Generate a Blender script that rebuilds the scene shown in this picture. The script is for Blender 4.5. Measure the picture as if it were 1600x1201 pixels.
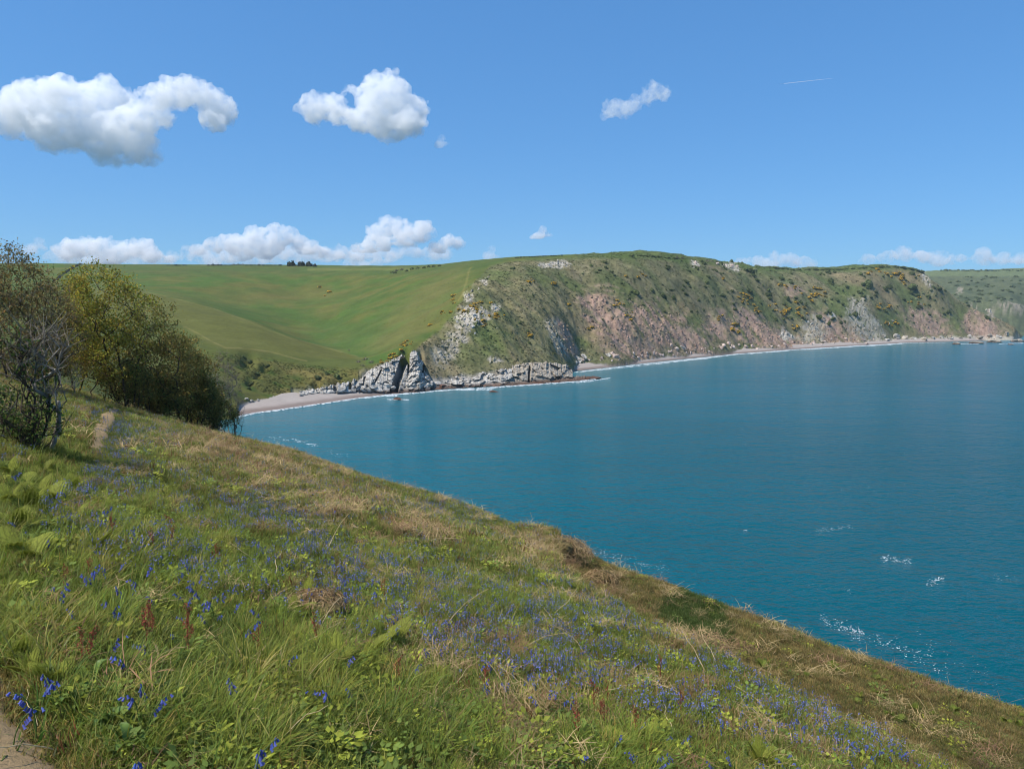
import bpy, bmesh, math, random
import numpy as np
from mathutils import Vector, Matrix, Euler

for o in list(bpy.data.objects):
    bpy.data.objects.remove(o)
rng = np.random.default_rng(11)
random.seed(11)
scn = bpy.context.scene
COL = scn.collection

# ------------------------------------------------------------------ camera, sky, sun, exposure
F, CX, CY, HZ, H = 1164.0, 800.0, 600.5, 490.0, 40.0     # focal length etc. in photo pixels, eye height above the sea
PITCH = math.atan((CY - HZ) / F)
cam_d = bpy.data.cameras.new('camera')
cam_d.sensor_width = 36.0
cam_d.lens = 36.0 * F / 1600.0
cam_d.clip_start = 0.1
cam_d.clip_end = 90000.0
cam = bpy.data.objects.new('camera', cam_d)
COL.objects.link(cam)
cam.location = (0, 0, H)
cam.rotation_euler = (math.pi / 2 - PITCH, 0, 0)
scn.camera = cam

SUN_EL = math.radians(58)
SUN_DIR = Vector((-0.90, -0.43, 0)).normalized()        # where the sun stands, in plan: left and a little behind the viewer
world = bpy.data.worlds.new('World')
scn.world = world
world.use_nodes = True
wn = world.node_tree
bg = wn.nodes['Background']
sky = wn.nodes.new('ShaderNodeTexSky')
sky.sky_type = 'NISHITA'
sky.sun_disc = False
sky.sun_elevation = SUN_EL
sky.sun_rotation = math.atan2(SUN_DIR.x, SUN_DIR.y)
sky.altitude = 0
sky.air_density = 1.0
sky.dust_density = 0.25
sky.ozone_density = 3.0
hsv = wn.nodes.new('ShaderNodeHueSaturation')
hsv.inputs['Saturation'].default_value = 1.22
wn.links.new(sky.outputs[0], hsv.inputs['Color']); gam = wn.nodes.new('ShaderNodeGamma'); gam.inputs[1].default_value = 0.52
tin = wn.nodes.new('ShaderNodeMix'); tin.data_type = 'RGBA'; tin.blend_type = 'MULTIPLY'; tin.inputs['Factor'].default_value = 1.0
tin.inputs[7].default_value = (0.66, 1.21, 1.86, 1)
wn.links.new(hsv.outputs[0], gam.inputs[0]); wn.links.new(gam.outputs[0], tin.inputs[6]); wn.links.new(tin.outputs[2], bg.inputs[0])
bg.inputs[1].default_value = 0.13

sun_d = bpy.data.lights.new('sun', 'SUN')
sun_d.energy = 4.2
sun_d.angle = math.radians(0.53)
sun_d.color = (1.0, 0.95, 0.86)
sun = bpy.data.objects.new('sun', sun_d)
COL.objects.link(sun)
sd = Vector((SUN_DIR.x * math.cos(SUN_EL), SUN_DIR.y * math.cos(SUN_EL), math.sin(SUN_EL)))
sun.rotation_euler = sd.to_track_quat('Z', 'Y').to_euler()
sun.location = sd * 300

scn.view_settings.view_transform = 'Standard'
scn.view_settings.look = 'None'
scn.view_settings.exposure = 0.45
scn.view_settings.gamma = 1.0
cy = scn.cycles
cy.max_bounces = 32
cy.diffuse_bounces = 3
cy.glossy_bounces = 2
cy.transmission_bounces = 3
cy.transparent_max_bounces = 8
cy.volume_bounces = 28
cy.caustics_reflective = False
cy.caustics_refractive = False
cy.use_denoising = True
cy.filter_width = 1.0
cy.sample_clamp_indirect = 10.0

# ------------------------------------------------------------------ helpers
def lin(r, g, b):
    f = lambda c: (c / 255 / 12.92) if c / 255 <= 0.04045 else ((c / 255 + 0.055) / 1.055) ** 2.4
    return np.array([f(r), f(g), f(b)])

def unproj(px, py, Y):
    a = (px - CX) / F
    b = (CY - py) / F
    dy = math.cos(PITCH) + b * math.sin(PITCH)
    dz = b * math.cos(PITCH) - math.sin(PITCH)
    t = Y / dy
    return np.array([a * t, Y + 0 * t, H + dz * t])

def project(X, Y, Z):
    yc = Y * math.sin(PITCH) + (Z - H) * math.cos(PITCH)
    zc = Y * math.cos(PITCH) - (Z - H) * math.sin(PITCH)
    return CX + F * X / zc, CY - F * yc / zc

def shore_Y(px, py):                                     # depth at which the line of sight meets the sea
    b = (CY - py) / F
    return -H * (math.cos(PITCH) + b * math.sin(PITCH)) / (b * math.cos(PITCH) - math.sin(PITCH))

def a_of(px, py=560.0):
    b = (CY - py) / F
    return ((px - CX) / F) / (math.cos(PITCH) + b * math.sin(PITCH))

def sstep(e0, e1, x):
    t = np.clip((x - e0) / (e1 - e0), 0, 1)
    return t * t * (3 - 2 * t)

_perm = np.random.default_rng(5).permutation(512).astype(np.int64)
_perm = np.concatenate([_perm, _perm, _perm])
def noise2(x, y):
    x = np.asarray(x, float); y = np.asarray(y, float)
    xi = np.floor(x).astype(np.int64); yi = np.floor(y).astype(np.int64)
    xf = x - xi; yf = y - yi
    u = xf * xf * xf * (xf * (xf * 6 - 15) + 10); v = yf * yf * yf * (yf * (yf * 6 - 15) + 10)
    def g(ix, iy, dx, dy):
        h = _perm[(_perm[ix & 511] + iy) & 511] * (2 * math.pi / 512)
        return np.cos(h) * dx + np.sin(h) * dy
    n00 = g(xi, yi, xf, yf); n10 = g(xi + 1, yi, xf - 1, yf)
    n01 = g(xi, yi + 1, xf, yf - 1); n11 = g(xi + 1, yi + 1, xf - 1, yf - 1)
    return 1.4 * ((n00 * (1 - u) + n10 * u) * (1 - v) + (n01 * (1 - u) + n11 * u) * v)
def fbm(x, y, oct=4, gain=0.5):
    s = 0; a = 1.0; t = 0
    for i in range(oct):
        s = s + a * noise2(x * 2 ** i + 17.3 * i, y * 2 ** i - 9.1 * i); t += a; a *= gain
    return s / t

def tps_fit(P, z, lam=1e-4):
    n = len(P)
    d = np.linalg.norm(P[:, None] - P[None], axis=2)
    K = d * d * np.log(d + 1e-9) + lam * np.eye(n)
    Q = np.c_[np.ones(n), P]
    A = np.zeros((n + 3, n + 3)); A[:n, :n] = K; A[:n, n:] = Q; A[n:, :n] = Q.T
    w = np.linalg.solve(A, np.r_[z, 0, 0, 0])
    def ev(X):
        X = np.asarray(X, float); out = np.empty(len(X))
        for i in range(0, len(X), 20000):
            c = X[i:i + 20000]
            d2 = (c[:, None, 0] - P[None, :, 0]) ** 2 + (c[:, None, 1] - P[None, :, 1]) ** 2
            out[i:i + 20000] = (0.5 * d2 * np.log(d2 + 1e-18)) @ w[:n] + w[n] + c @ w[n + 1:]
        return out
    return ev

class Grid:                                              # bilinear lookup over (u, v)
    def __init__(s, us, vs, Z): s.us, s.vs, s.Z = us, vs, Z
    def __call__(s, u, v):
        fu = np.clip(np.interp(u, s.us, np.arange(len(s.us))), 0, len(s.us) - 1.001)
        fv = np.clip(np.interp(v, s.vs, np.arange(len(s.vs))), 0, len(s.vs) - 1.001)
        i = fu.astype(int); j = fv.astype(int); du = fu - i; dv = fv - j
        Z = s.Z
        return (Z[i, j] * (1 - du) * (1 - dv) + Z[i + 1, j] * du * (1 - dv) + Z[i, j + 1] * (1 - du) * dv + Z[i + 1, j + 1] * du * dv)

def mesh_np(name, V, faces, cols=None, smooth=False, mats=(), attrs=None):
    """faces: (m,4) or (m,3) array, or a list of such arrays"""
    if not isinstance(faces, list): faces = [faces]
    me = bpy.data.meshes.new(name)
    V = np.ascontiguousarray(V, dtype=np.float32)
    me.vertices.add(len(V)); me.vertices.foreach_set('co', V.ravel())
    faces = [np.asarray(f, dtype=np.int32) for f in faces if len(f)]
    nl = sum(f.size for f in faces); npoly = sum(len(f) for f in faces)
    me.loops.add(nl); me.loops.foreach_set('vertex_index', np.concatenate([f.ravel() for f in faces]))
    me.polygons.add(npoly)
    starts = []; k = 0
    for f in faces:
        starts.append(k + np.arange(len(f)) * f.shape[1]); k += f.size
    me.polygons.foreach_set('loop_start', np.concatenate(starts).astype(np.int32))
    me.polygons.foreach_set('use_smooth', np.full(npoly, smooth))
    if cols is not None:
        ca = me.color_attributes.new('Col', 'FLOAT_COLOR', 'POINT')
        c4 = np.ones((len(V), 4), np.float32); c4[:, :3] = cols
        ca.data.foreach_set('color', c4.ravel())
    for k_, v_ in (attrs or {}).items():
        at = me.attributes.new(k_, 'FLOAT', 'POINT'); at.data.foreach_set('value', np.asarray(v_, np.float32))
    for m in mats: me.materials.append(m)
    me.update(calc_edges=True); me.validate()
    return me

def link(name, data, parent=None, loc=None, rot=None, scale=None):
    o = bpy.data.objects.new(name, data)
    COL.objects.link(o)
    if parent is not None: o.parent = parent
    if loc is not None: o.location = [float(c) for c in loc]
    if rot is not None: o.rotation_euler = [float(c) for c in rot]
    if scale is not None: o.scale = (scale,) * 3 if np.isscalar(scale) else [float(c) for c in scale]
    return o

def tag(o, label, cat, group=None, kind=None):
    if label: o['label'] = label
    if cat: o['category'] = cat
    if group: o['group'] = group
    if kind: o['kind'] = kind
    return o

def copy_tree(o, parent=None):
    c = o.copy(); COL.objects.link(c); c.parent = parent
    for ch in o.children: copy_tree(ch, c)
    return c

class MB:                                                # mesh builder of raw arrays
    def __init__(s): s.V = []; s.Q = []; s.T = []; s.C = []; s.n = 0
    def add(s, V, Q=None, T=None, C=None):
        V = np.asarray(V, float)
        if Q is not None and len(Q): s.Q.append(np.asarray(Q) + s.n)
        if T is not None and len(T): s.T.append(np.asarray(T) + s.n)
        s.V.append(V); s.n += len(V)
        s.C.append(np.broadcast_to(np.asarray((1, 1, 1) if C is None else C, float), V.shape))
    def mesh(s, name, mats=(), smooth=False):
        f = []
        if s.Q: f.append(np.concatenate(s.Q))
        if s.T: f.append(np.concatenate(s.T))
        return mesh_np(name, np.concatenate(s.V), f, np.concatenate(s.C), smooth, mats)

# ------------------------------------------------------------------ materials
def nodes_of(name):
    m = bpy.data.materials.new(name); m.use_nodes = True
    nt = m.node_tree
    return m, nt, nt.nodes['Principled BSDF'], nt.nodes['Material Output']

def mat_plant(name, base=(1, 1, 1), inst=True, rough=0.65, spec=0.2, transl=0.3, obj_random=0.0):
    """Colour = base x vertex colour x colour carried by each plant; a share of the light passes through the leaf."""
    m, nt, p, out = nodes_of(name)
    N, L = nt.nodes, nt.links
    vc = N.new('ShaderNodeAttribute'); vc.attribute_name = 'Col'
    mul = N.new('ShaderNodeMix'); mul.data_type = 'RGBA'; mul.blend_type = 'MULTIPLY'; mul.inputs['Factor'].default_value = 1
    L.new(vc.outputs['Color'], mul.inputs[6]); mul.inputs[7].default_value = (*base, 1)
    c = mul.outputs[2]
    if inst:
        ia = N.new('ShaderNodeAttribute'); ia.attribute_type = 'INSTANCER'; ia.attribute_name = 'tcol'
        m2 = N.new('ShaderNodeMix'); m2.data_type = 'RGBA'; m2.blend_type = 'MULTIPLY'; m2.inputs['Factor'].default_value = 1
        L.new(c, m2.inputs[6]); L.new(ia.outputs['Color'], m2.inputs[7]); c = m2.outputs[2]
    if obj_random:
        oi = N.new('ShaderNodeObjectInfo'); hs = N.new('ShaderNodeHueSaturation')
        mr = N.new('ShaderNodeMapRange'); mr.inputs[3].default_value = 1 - obj_random; mr.inputs[4].default_value = 1 + obj_random
        L.new(oi.outputs['Random'], mr.inputs[0]); L.new(mr.outputs[0], hs.inputs['Value']); L.new(c, hs.inputs['Color']); c = hs.outputs[0]
    L.new(c, p.inputs['Base Color'])
    p.inputs['Roughness'].default_value = rough
    p.inputs['Specular IOR Level'].default_value = spec
    if transl:
        tr = N.new('ShaderNodeBsdfTranslucent'); L.new(c, tr.inputs[0])
        mx = N.new('ShaderNodeMixShader'); mx.inputs[0].default_value = transl
        L.new(p.outputs[0], mx.inputs[1]); L.new(tr.outputs[0], mx.inputs[2]); L.new(mx.outputs[0], out.inputs[0])
    return m

def mat_ground(name, fine=0.8, bump=0.3, rough=0.95, contrast=0.35, scale2=0.12):
    """Vertex colour broken up by noise in metres, with fine relief."""
    m, nt, p, out = nodes_of(name)
    N, L = nt.nodes, nt.links
    vc = N.new('ShaderNodeAttribute'); vc.attribute_name = 'Col'
    tc = N.new('ShaderNodeTexCoord')
    n1 = N.new('ShaderNodeTexNoise'); n1.inputs['Scale'].default_value = fine; n1.inputs['Detail'].default_value = 5; n1.inputs['Roughness'].default_value = 0.7
    n2 = N.new('ShaderNodeTexNoise'); n2.inputs['Scale'].default_value = scale2; n2.inputs['Detail'].default_value = 4
    L.new(tc.outputs['Object'], n1.inputs['Vector']); L.new(tc.outputs['Object'], n2.inputs['Vector'])
    ad = N.new('ShaderNodeMath'); ad.operation = 'ADD'; L.new(n1.outputs[0], ad.inputs[0]); L.new(n2.outputs[0], ad.inputs[1])
    mr = N.new('ShaderNodeMapRange'); mr.inputs[1].default_value = 0.6; mr.inputs[2].default_value = 1.4
    mr.inputs[3].default_value = 1 - contrast; mr.inputs[4].default_value = 1 + contrast
    L.new(ad.outputs[0], mr.inputs[0])
    mul = N.new('ShaderNodeVectorMath'); mul.operation = 'SCALE'
    L.new(vc.outputs['Color'], mul.inputs[0]); L.new(mr.outputs[0], mul.inputs['Scale'])
    L.new(mul.outputs[0], p.inputs['Base Color'])
    bp = N.new('ShaderNodeBump'); bp.inputs['Strength'].default_value = bump; bp.inputs['Distance'].default_value = 0.6 / fine
    L.new(n1.outputs[0], bp.inputs['Height']); L.new(bp.outputs[0], p.inputs['Normal'])
    p.inputs['Roughness'].default_value = rough; p.inputs['Specular IOR Level'].default_value = 0.1
    return m

def mat_rock(name, c1, c2, scale=0.5, bump=0.5):
    m, nt, p, out = nodes_of(name)
    N, L = nt.nodes, nt.links
    tc = N.new('ShaderNodeTexCoord')
    mp = N.new('ShaderNodeMapping'); mp.inputs['Scale'].default_value = (1, 1, 2.6); mp.inputs['Rotation'].default_value = (0.5, 0.35, 0)
    L.new(tc.outputs['Object'], mp.inputs[0])
    n1 = N.new('ShaderNodeTexNoise'); n1.inputs['Scale'].default_value = scale; n1.inputs['Detail'].default_value = 8; n1.inputs['Roughness'].default_value = 0.7
    L.new(mp.outputs[0], n1.inputs['Vector'])
    vo = N.new('ShaderNodeTexVoronoi'); vo.feature = 'DISTANCE_TO_EDGE'; vo.inputs['Scale'].default_value = scale * 1.3
    L.new(mp.outputs[0], vo.inputs['Vector'])
    cr = N.new('ShaderNodeValToRGB'); cr.color_ramp.elements[0].color = (*c1, 1); cr.color_ramp.elements[1].color = (*c2, 1)
    cr.color_ramp.elements[0].position = 0.36; cr.color_ramp.elements[1].position = 0.62
    L.new(n1.outputs[0], cr.inputs[0])
    ge = N.new('ShaderNodeNewGeometry'); sx = N.new('ShaderNodeSeparateXYZ'); L.new(ge.outputs['Position'], sx.inputs[0])
    ta = N.new('ShaderNodeMath'); ta.operation = 'MULTIPLY_ADD'; ta.inputs[1].default_value = -2.5; L.new(n1.outputs[0], ta.inputs[0]); L.new(sx.outputs['Z'], ta.inputs[2])
    tr_ = N.new('ShaderNodeMapRange'); tr_.inputs[1].default_value = -0.2; tr_.inputs[2].default_value = 1.0; tr_.inputs[3].default_value = 0.85; tr_.inputs[4].default_value = 0.0; L.new(ta.outputs[0], tr_.inputs[0])
    tm = N.new('ShaderNodeMix'); tm.data_type = 'RGBA'; tm.inputs[7].default_value = (*lin(84, 62, 50), 1)     # weed and tide stain up to high water
    L.new(tr_.outputs[0], tm.inputs['Factor']); L.new(cr.outputs[0], tm.inputs[6]); L.new(tm.outputs[2], p.inputs['Base Color'])
    mn = N.new('ShaderNodeMath'); mn.operation = 'MINIMUM'; mn.inputs[1].default_value = 0.12; L.new(vo.outputs['Distance'], mn.inputs[0])
    ma = N.new('ShaderNodeMath'); ma.operation = 'MULTIPLY_ADD'; ma.inputs[1].default_value = 3.0
    L.new(mn.outputs[0], ma.inputs[0]); L.new(n1.outputs[0], ma.inputs[2])
    bp = N.new('ShaderNodeBump'); bp.inputs['Strength'].default_value = bump; bp.inputs['Distance'].default_value = 0.5 / scale
    L.new(ma.outputs[0], bp.inputs['Height']); L.new(bp.outputs[0], p.inputs['Normal'])
    p.inputs['Roughness'].default_value = 0.9; p.inputs['Specular IOR Level'].default_value = 0.15
    return m

def mat_plain(name, c, rough=0.9, c2=None, scale=6.0):
    m, nt, p, out = nodes_of(name)
    N, L = nt.nodes, nt.links
    n1 = N.new('ShaderNodeTexNoise'); n1.inputs['Scale'].default_value = scale; n1.inputs['Detail'].default_value = 5
    tc = N.new('ShaderNodeTexCoord'); L.new(tc.outputs['Object'], n1.inputs['Vector'])
    cr = N.new('ShaderNodeValToRGB'); c2 = c if c2 is None else c2
    cr.color_ramp.elements[0].color = (*c, 1); cr.color_ramp.elements[1].color = (*c2, 1)
    cr.color_ramp.elements[0].position = 0.35; cr.color_ramp.elements[1].position = 0.65
    L.new(n1.outputs[0], cr.inputs[0]); L.new(cr.outputs[0], p.inputs['Base Color'])
    p.inputs['Roughness'].default_value = rough; p.inputs['Specular IOR Level'].default_value = 0.15
    return m
# ------------------------------------------------------------------ far land: the cove, the valley and the headlands
shore_px = [(-900, 60), (-300, 70), (0, 85), (200, 95), (290, 110), (312, 150), (326, 230), (340, 278), (366, 288), (380, shore_Y(380, 647)), (430, shore_Y(430, 641)),
            (500, shore_Y(500, 631)), (560, shore_Y(560, 622)), (600, shore_Y(600, 617)), (650, shore_Y(650, 612)), (690, shore_Y(690, 608)),
            (740, shore_Y(740, 605)), (800, shore_Y(800, 602)), (850, shore_Y(850, 598)), (880, shore_Y(880, 595.5)), (893, 505), (900, shore_Y(900, 579.5)),
            (940, shore_Y(940, 575)), (1000, shore_Y(1000, 568)), (1080, shore_Y(1080, 559.5)), (1150, shore_Y(1150, 552.5)), (1250, shore_Y(1250, 545)),
            (1350, shore_Y(1350, 539)), (1420, shore_Y(1420, 535)), (1500, shore_Y(1500, 533)), (1580, shore_Y(1580, 531)), (1596, 1300), (1604, 1560), (1640, 1700),
            (1800, 2000), (2400, 2600)]
SA = np.array([a_of(p) for p, _ in shore_px]); SL = np.log([y for _, y in shore_px])
def shoreY(a): return np.exp(np.interp(a, SA, SL))

pts = []                                                  # (px, py, depth) seen in the photo
def colm(px, *pairs):
    for py, Y in pairs: pts.append((px, py, Y))
colm(-60, (520, 200), (450, 600), (411, 1000))
colm(60, (540, 260), (470, 560), (440, 720), (411.5, 1000))
colm(150, (545, 280), (500, 430), (470, 540), (440, 750), (412.5, 1000))
colm(230, (575, 300), (530, 380), (497, 450), (456, 600), (440, 760), (413, 1000))
colm(300, (610, 290), (570, 330), (525, 400), (485, 490), (471, 560), (455, 720), (413.5, 1000))
colm(340, (600, 300), (555, 350), (520, 420), (492, 500), (481, 560), (470, 700), (414, 1000))
colm(380, (634, 304), (612, 320), (590, 335), (560, 358), (548, 372), (520, 430), (497, 500), (487, 620), (450, 780), (414, 1000))
colm(450, (626, 328), (618, 338), (600, 348), (572, 372), (556, 395), (541, 425), (527, 470), (519, 560), (500, 640), (460, 790), (414.5, 1000))
colm(510, (617, 348), (610, 353), (594, 360), (577, 378), (562, 405), (552, 440), (543, 480), (537, 540), (510, 620), (460, 780), (414.5, 1000))
colm(560, (611, 362), (604, 367), (592, 370), (574, 384), (562, 410), (556, 450), (546, 480), (520, 540), (490, 610), (450, 770), (415, 980))
colm(600, (601, 376), (578, 384), (562, 398), (550, 430), (530, 480), (490, 590), (450, 740), (415, 950))
colm(640, (596, 388), (560, 398), (546, 405), (525, 450), (480, 550), (440, 690), (415, 900))
colm(670, (592, 397), (556, 412), (534, 430), (510, 470), (480, 540), (440, 670), (414, 880))
colm(700, (592, 405), (560, 425), (530, 442), (502, 462), (470, 530), (435, 650), (411, 860))
colm(740, (582, 416), (545, 438), (490, 470), (445, 520), (420, 640), (408, 780))
colm(800, (586, 424), (570, 438), (520, 475), (480, 520), (440, 580), (412, 650), (402, 740))
colm(860, (584, 447), (560, 470), (520, 510), (480, 560), (440, 620), (410, 690), (400.5, 760))
colm(884, (575, 462), (545, 520), (500, 565), (450, 640), (410, 710), (399, 770))
colm(905, (572, 545), (545, 565), (500, 600), (450, 660), (410, 725), (398.5, 780))
colm(940, (568, 560), (530, 590), (480, 640), (440, 690), (405, 745), (397, 790))
colm(1000, (561.5, 611), (520, 640), (475, 690), (430, 740), (403, 785), (397, 830))
colm(1040, (556, 650), (515, 683), (470, 735), (430, 785), (402, 840))
colm(1080, (552.5, 690), (510, 725), (470, 780), (430, 830), (406, 880))
colm(1160, (546.5, 783), (500, 825), (460, 880), (425, 950), (413, 1000))
colm(1240, (539, 878), (500, 920), (460, 980), (430, 1050), (420.5, 1100))
colm(1320, (534.5, 955), (490, 1000), (450, 1070), (428, 1120), (419, 1160))
colm(1365, (532, 1000), (490, 1045), (450, 1100), (425, 1150), (416, 1180))
colm(1400, (530, 1055), (490, 1095), (450, 1145), (420, 1185), (415.5, 1205))
colm(1432, (529, 1085), (490, 1125), (450, 1165), (420.5, 1205))
colm(1465, (529, 1100), (490, 1140), (452, 1175))
colm(1500, (528, 1125), (500, 1155), (481, 1180))
colm(1545, (527, 1150), (506, 1170))
colm(1585, (526, 1170), (520, 1185))
colm(1470, (422, 2300)); colm(1530, (480, 1650), (450, 1850), (428, 2100), (422, 2300))
colm(1600, (505, 1600), (480, 1680), (450, 1850), (425, 2150), (419, 2300)); colm(1680, (500, 1750), (450, 1950), (419, 2300))
colm(1800, (450, 2250), (425, 2600))
P3 = [unproj(*p) for p in pts]
PA = [(p[0] / p[1], math.log(p[1]), p[2]) for p in P3]
def hid(px, Y, z): PA.append((a_of(px, 450), math.log(Y), z))
for px, Y, z in [(-60, 1400, 100), (300, 1400, 104), (560, 1350, 104), (740, 1100, 92), (860, 1050, 88), (940, 1050, 90), (1000, 1100, 92), (1080, 1150, 95), (1160, 1300, 95),
                 (1240, 1400, 92), (1320, 1420, 92), (1400, 1420, 80), (1435, 1400, 70), (1465, 1300, 50), (1500, 1320, 22), (1545, 1320, 5), (1590, 1330, -4), (1480, 1550, 45),
                 (1540, 1500, 12), (1470, 2800, 150), (1600, 2800, 160), (1800, 3000, 160), (1000, 2800, 90), (300, 2800, 100), (-300, 2800, 100), (-300, 1000, 110), (-300, 300, 50),
                 (-300, 110, 34), (0, 130, 27), (200, 130, 20), (300, 160, 9), (372, 300, 2.5), (350, 296, 4), (335, 292, 5), (318, 230, 5), (305, 180, 4), (-60, 90, 25), (-900, 300, 50), (-900, 1000, 110)]:
    hid(px, Y, z)
for px, Y in shore_px:
    if px > 345: PA.append((a_of(px), math.log(Y), 0.0))
PA = np.array(PA)
tps = tps_fit(PA[:, :2] * np.array([1.0, 0.8]), PA[:, 2], 2e-5)
gu = np.linspace(-1.3, 1.5, 420); gv = np.linspace(math.log(58), math.log(3200), 260)
UU, VV = np.meshgrid(gu, gv, indexing='ij')
base_grid = Grid(gu, gv, tps(np.c_[UU.ravel(), VV.ravel() * 0.8]).reshape(UU.shape))

# the mesh grid: columns of equal bearing, rows of growing distance
ua = np.concatenate([np.linspace(-1.25, -0.72, 30, endpoint=False), np.linspace(-0.72, 0.72, 880), np.linspace(0.7216, 1.4, 45)])
vr = np.concatenate([np.linspace(math.log(60), math.log(285), 50, endpoint=False), np.linspace(math.log(285), math.log(700), 270, endpoint=False),
                     np.linspace(math.log(700), math.log(1260), 160, endpoint=False), np.linspace(math.log(1260), math.log(3100), 70)])
A2, L2 = np.meshgrid(ua, vr, indexing='ij')
Y2 = np.exp(L2); X2 = A2 * Y2
Z2 = base_grid(A2, L2)
shY = shoreY(A2)
PX, PY = project(X2, Y2, Z2)
def smin(a, b): return np.minimum(a, b)

inland = np.maximum(0, Y2 - shY)
right = sstep(885, 910, PX)
# which stretches are what
def blob(cx, cy_, rx, ry, ang=0.0, soft=0.35, nz=0.5, ns=1.0):
    c, s = math.cos(math.radians(ang)), math.sin(math.radians(ang))
    dx = PX - cx; dy = PY - cy_
    u = (dx * c + dy * s) / rx; v = (-dx * s + dy * c) / ry
    d = np.sqrt(u * u + v * v)
    w = d < 2.5
    n = np.zeros_like(d)
    n[w] = nz * fbm(X2[w] / (14 * ns) + cx, (Y2[w] + 2 * Z2[w]) / (14 * ns), 3)
    return np.where(w, 1 - sstep(1 - soft, 1 + soft, d + n), 0)
def blobs(lst, **k):
    m = np.zeros_like(PX)
    for b in lst: m = np.maximum(m, blob(*b, **k))
    return m

# ridge that parts the green valley side from the seaward face
rid = np.interp(PX, [560, 600, 650, 690, 720, 740, 765, 800, 840, 900], [575, 566, 545, 510, 472, 440, 416, 406, 402, 399])
seaface = np.where(PX < 560, 0, sstep(-4, 8, PY - rid))                    # 1 on the headland's seaward face
seaface = np.maximum(seaface, right)
clifftop_l = np.interp(PX, [300, 340, 380, 450, 510, 560, 600], [556, 551, 553, 566, 573, 575, 566])
lowcliff = np.where((PX < 600) & (PX > 180), sstep(200, 330, PX) * sstep(-3, 4, PY - clifftop_l), 0) * (Y2 < 420)
far_r = (Y2 > 1290) & (PX > 1420)

# relief
f1 = fbm(X2 / 60, Y2 / 60, 3); f2 = fbm(X2 / 17, Y2 / 17, 3); f3 = fbm(X2 / 4.5, Y2 / 4.5, 3)
sR = (X2 + Y2) / 1.414; nR = (X2 - Y2) / 1.414
gulR = fbm(sR / 15, nR / 70, 3); gulR2 = fbm(sR / 5, nR / 30, 3)
sH = (X2 * 0.83 + Y2 * 0.56); nH = (X2 * 0.56 - Y2 * 0.83)
gulH = fbm(sH / 11 + 40, nH / 50, 3)
gul = np.where(right > 0.5, gulR, gulH)
amp = sstep(3, 30, inland)
topfade = 1 - sstep(380, 320, 0 * PY)                      # constant
mid = amp * (1 - 0.0)
Z2 = Z2 + seaface * amp * (3.0 * f1 + 2.6 * f2 + 1.1 * f3) * np.where(Z2 > 80, 0.6, 1)
Z2 = Z2 + seaface * amp * sstep(95, 40, Z2) * 4.0 * gul
spurs = 1 - 2 * np.abs(fbm(sR / 75 + 8, nR / 160, 3)) * 1.8
Z2 = Z2 + right * sstep(10, 45, inland) * sstep(92, 70, Z2) * 6.5 * (spurs - .35)
Z2 = Z2 + seaface * amp * sstep(60, 20, Z2) * right * 1.6 * gulR2
Z2 = Z2 + (1 - seaface) * amp * (0.8 * f1 + 0.35 * f2 + 0.12 * f3) * (1 - lowcliff)
Z2 = Z2 + lowcliff * amp * (1.2 * f2 + 0.8 * f3)
# hollows in the low cliff behind the beach
for cx_, cy_, r_, dep in [(386, 562, 13, 4.5), (414, 573, 7, 3.5), (390, 597, 6, 3.0), (525, 600, 9, 3.5), (495, 600, 7, 3), (402, 585, 7, 2.0)]:
    Z2 = Z2 - dep * np.exp(-(((PX - cx_) / r_) ** 2 + ((PY - cy_) / (r_ * 0.8)) ** 2)) * (Y2 < 420)
Z2 = Z2 + right * (Y2 < 1260) * sstep(70, 90, Z2) * (3.2 * fbm(X2 / 45 + 3, Y2 / 60, 3) + 1.4 * fbm(X2 / 14, Y2 / 20, 2) - .6)
# far hilltop roughness
Z2 = Z2 + far_r * (3 * fbm(X2 / 50, Y2 / 90, 4))

# rock, scree and colour masks
scree = blobs([(950, 500, 30, 46, -28), (925, 480, 22, 12, 25), (985, 530, 48, 26, 28), (1040, 520, 40, 30, 25), (1010, 495, 26, 26, 30), (1075, 535, 42, 18, 18), (1120, 510, 18, 22, 10),
               (1180, 520, 55, 22, 15), (1165, 495, 14, 8, 35), (1185, 512, 45, 6, 40), (1220, 530, 40, 14, 10), (1310, 520, 45, 20, 12), (1290, 505, 22, 12, 30), (1450, 505, 32, 20, 20), (1440, 495, 22, 12, 20),
               (1535, 515, 30, 16, 15), (1520, 500, 16, 12, 0), (1240, 455, 14, 8, 0), (890, 545, 14, 14, 30), (1580, 480, 22, 8, 10), (880, 520, 10, 22, -35)], soft=0.45, nz=0.9)
greyrock = blobs([(1340, 485, 16, 26, 12), (1355, 512, 30, 18, 30), (1272, 515, 20, 20, 35), (703, 545, 13, 26, 20), (690, 558, 14, 14, 0), (868, 525, 8, 26, -25), (873, 540, 7, 16, -30),
                  (1590, 478, 14, 5, 10), (1548, 492, 8, 8, 0), (1520, 478, 8, 5, 30), (1448, 440, 5, 16, -25), (1500, 455, 6, 6, 0)], soft=0.4, nz=0.8)
white = blobs([(740, 502, 28, 13, -32), (730, 492, 16, 10, -30), (774, 481, 8, 6, 0), (732, 462, 8, 9, 10), (1228, 521, 12, 7, 15), (1140, 414, 12, 5, 8), (1150, 418, 6, 5, 0), (868, 413, 20, 5, 0),
               (848, 414, 7, 4, 0), (880, 411, 8, 6, 0), (1086, 412, 7, 5, 20), (1300, 497, 10, 4, 35), (773, 564, 10, 5, 0), (757, 440, 6, 5, 0), (726, 533, 6, 6, 0)], soft=0.35, nz=0.8, ns=0.6)
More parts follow.
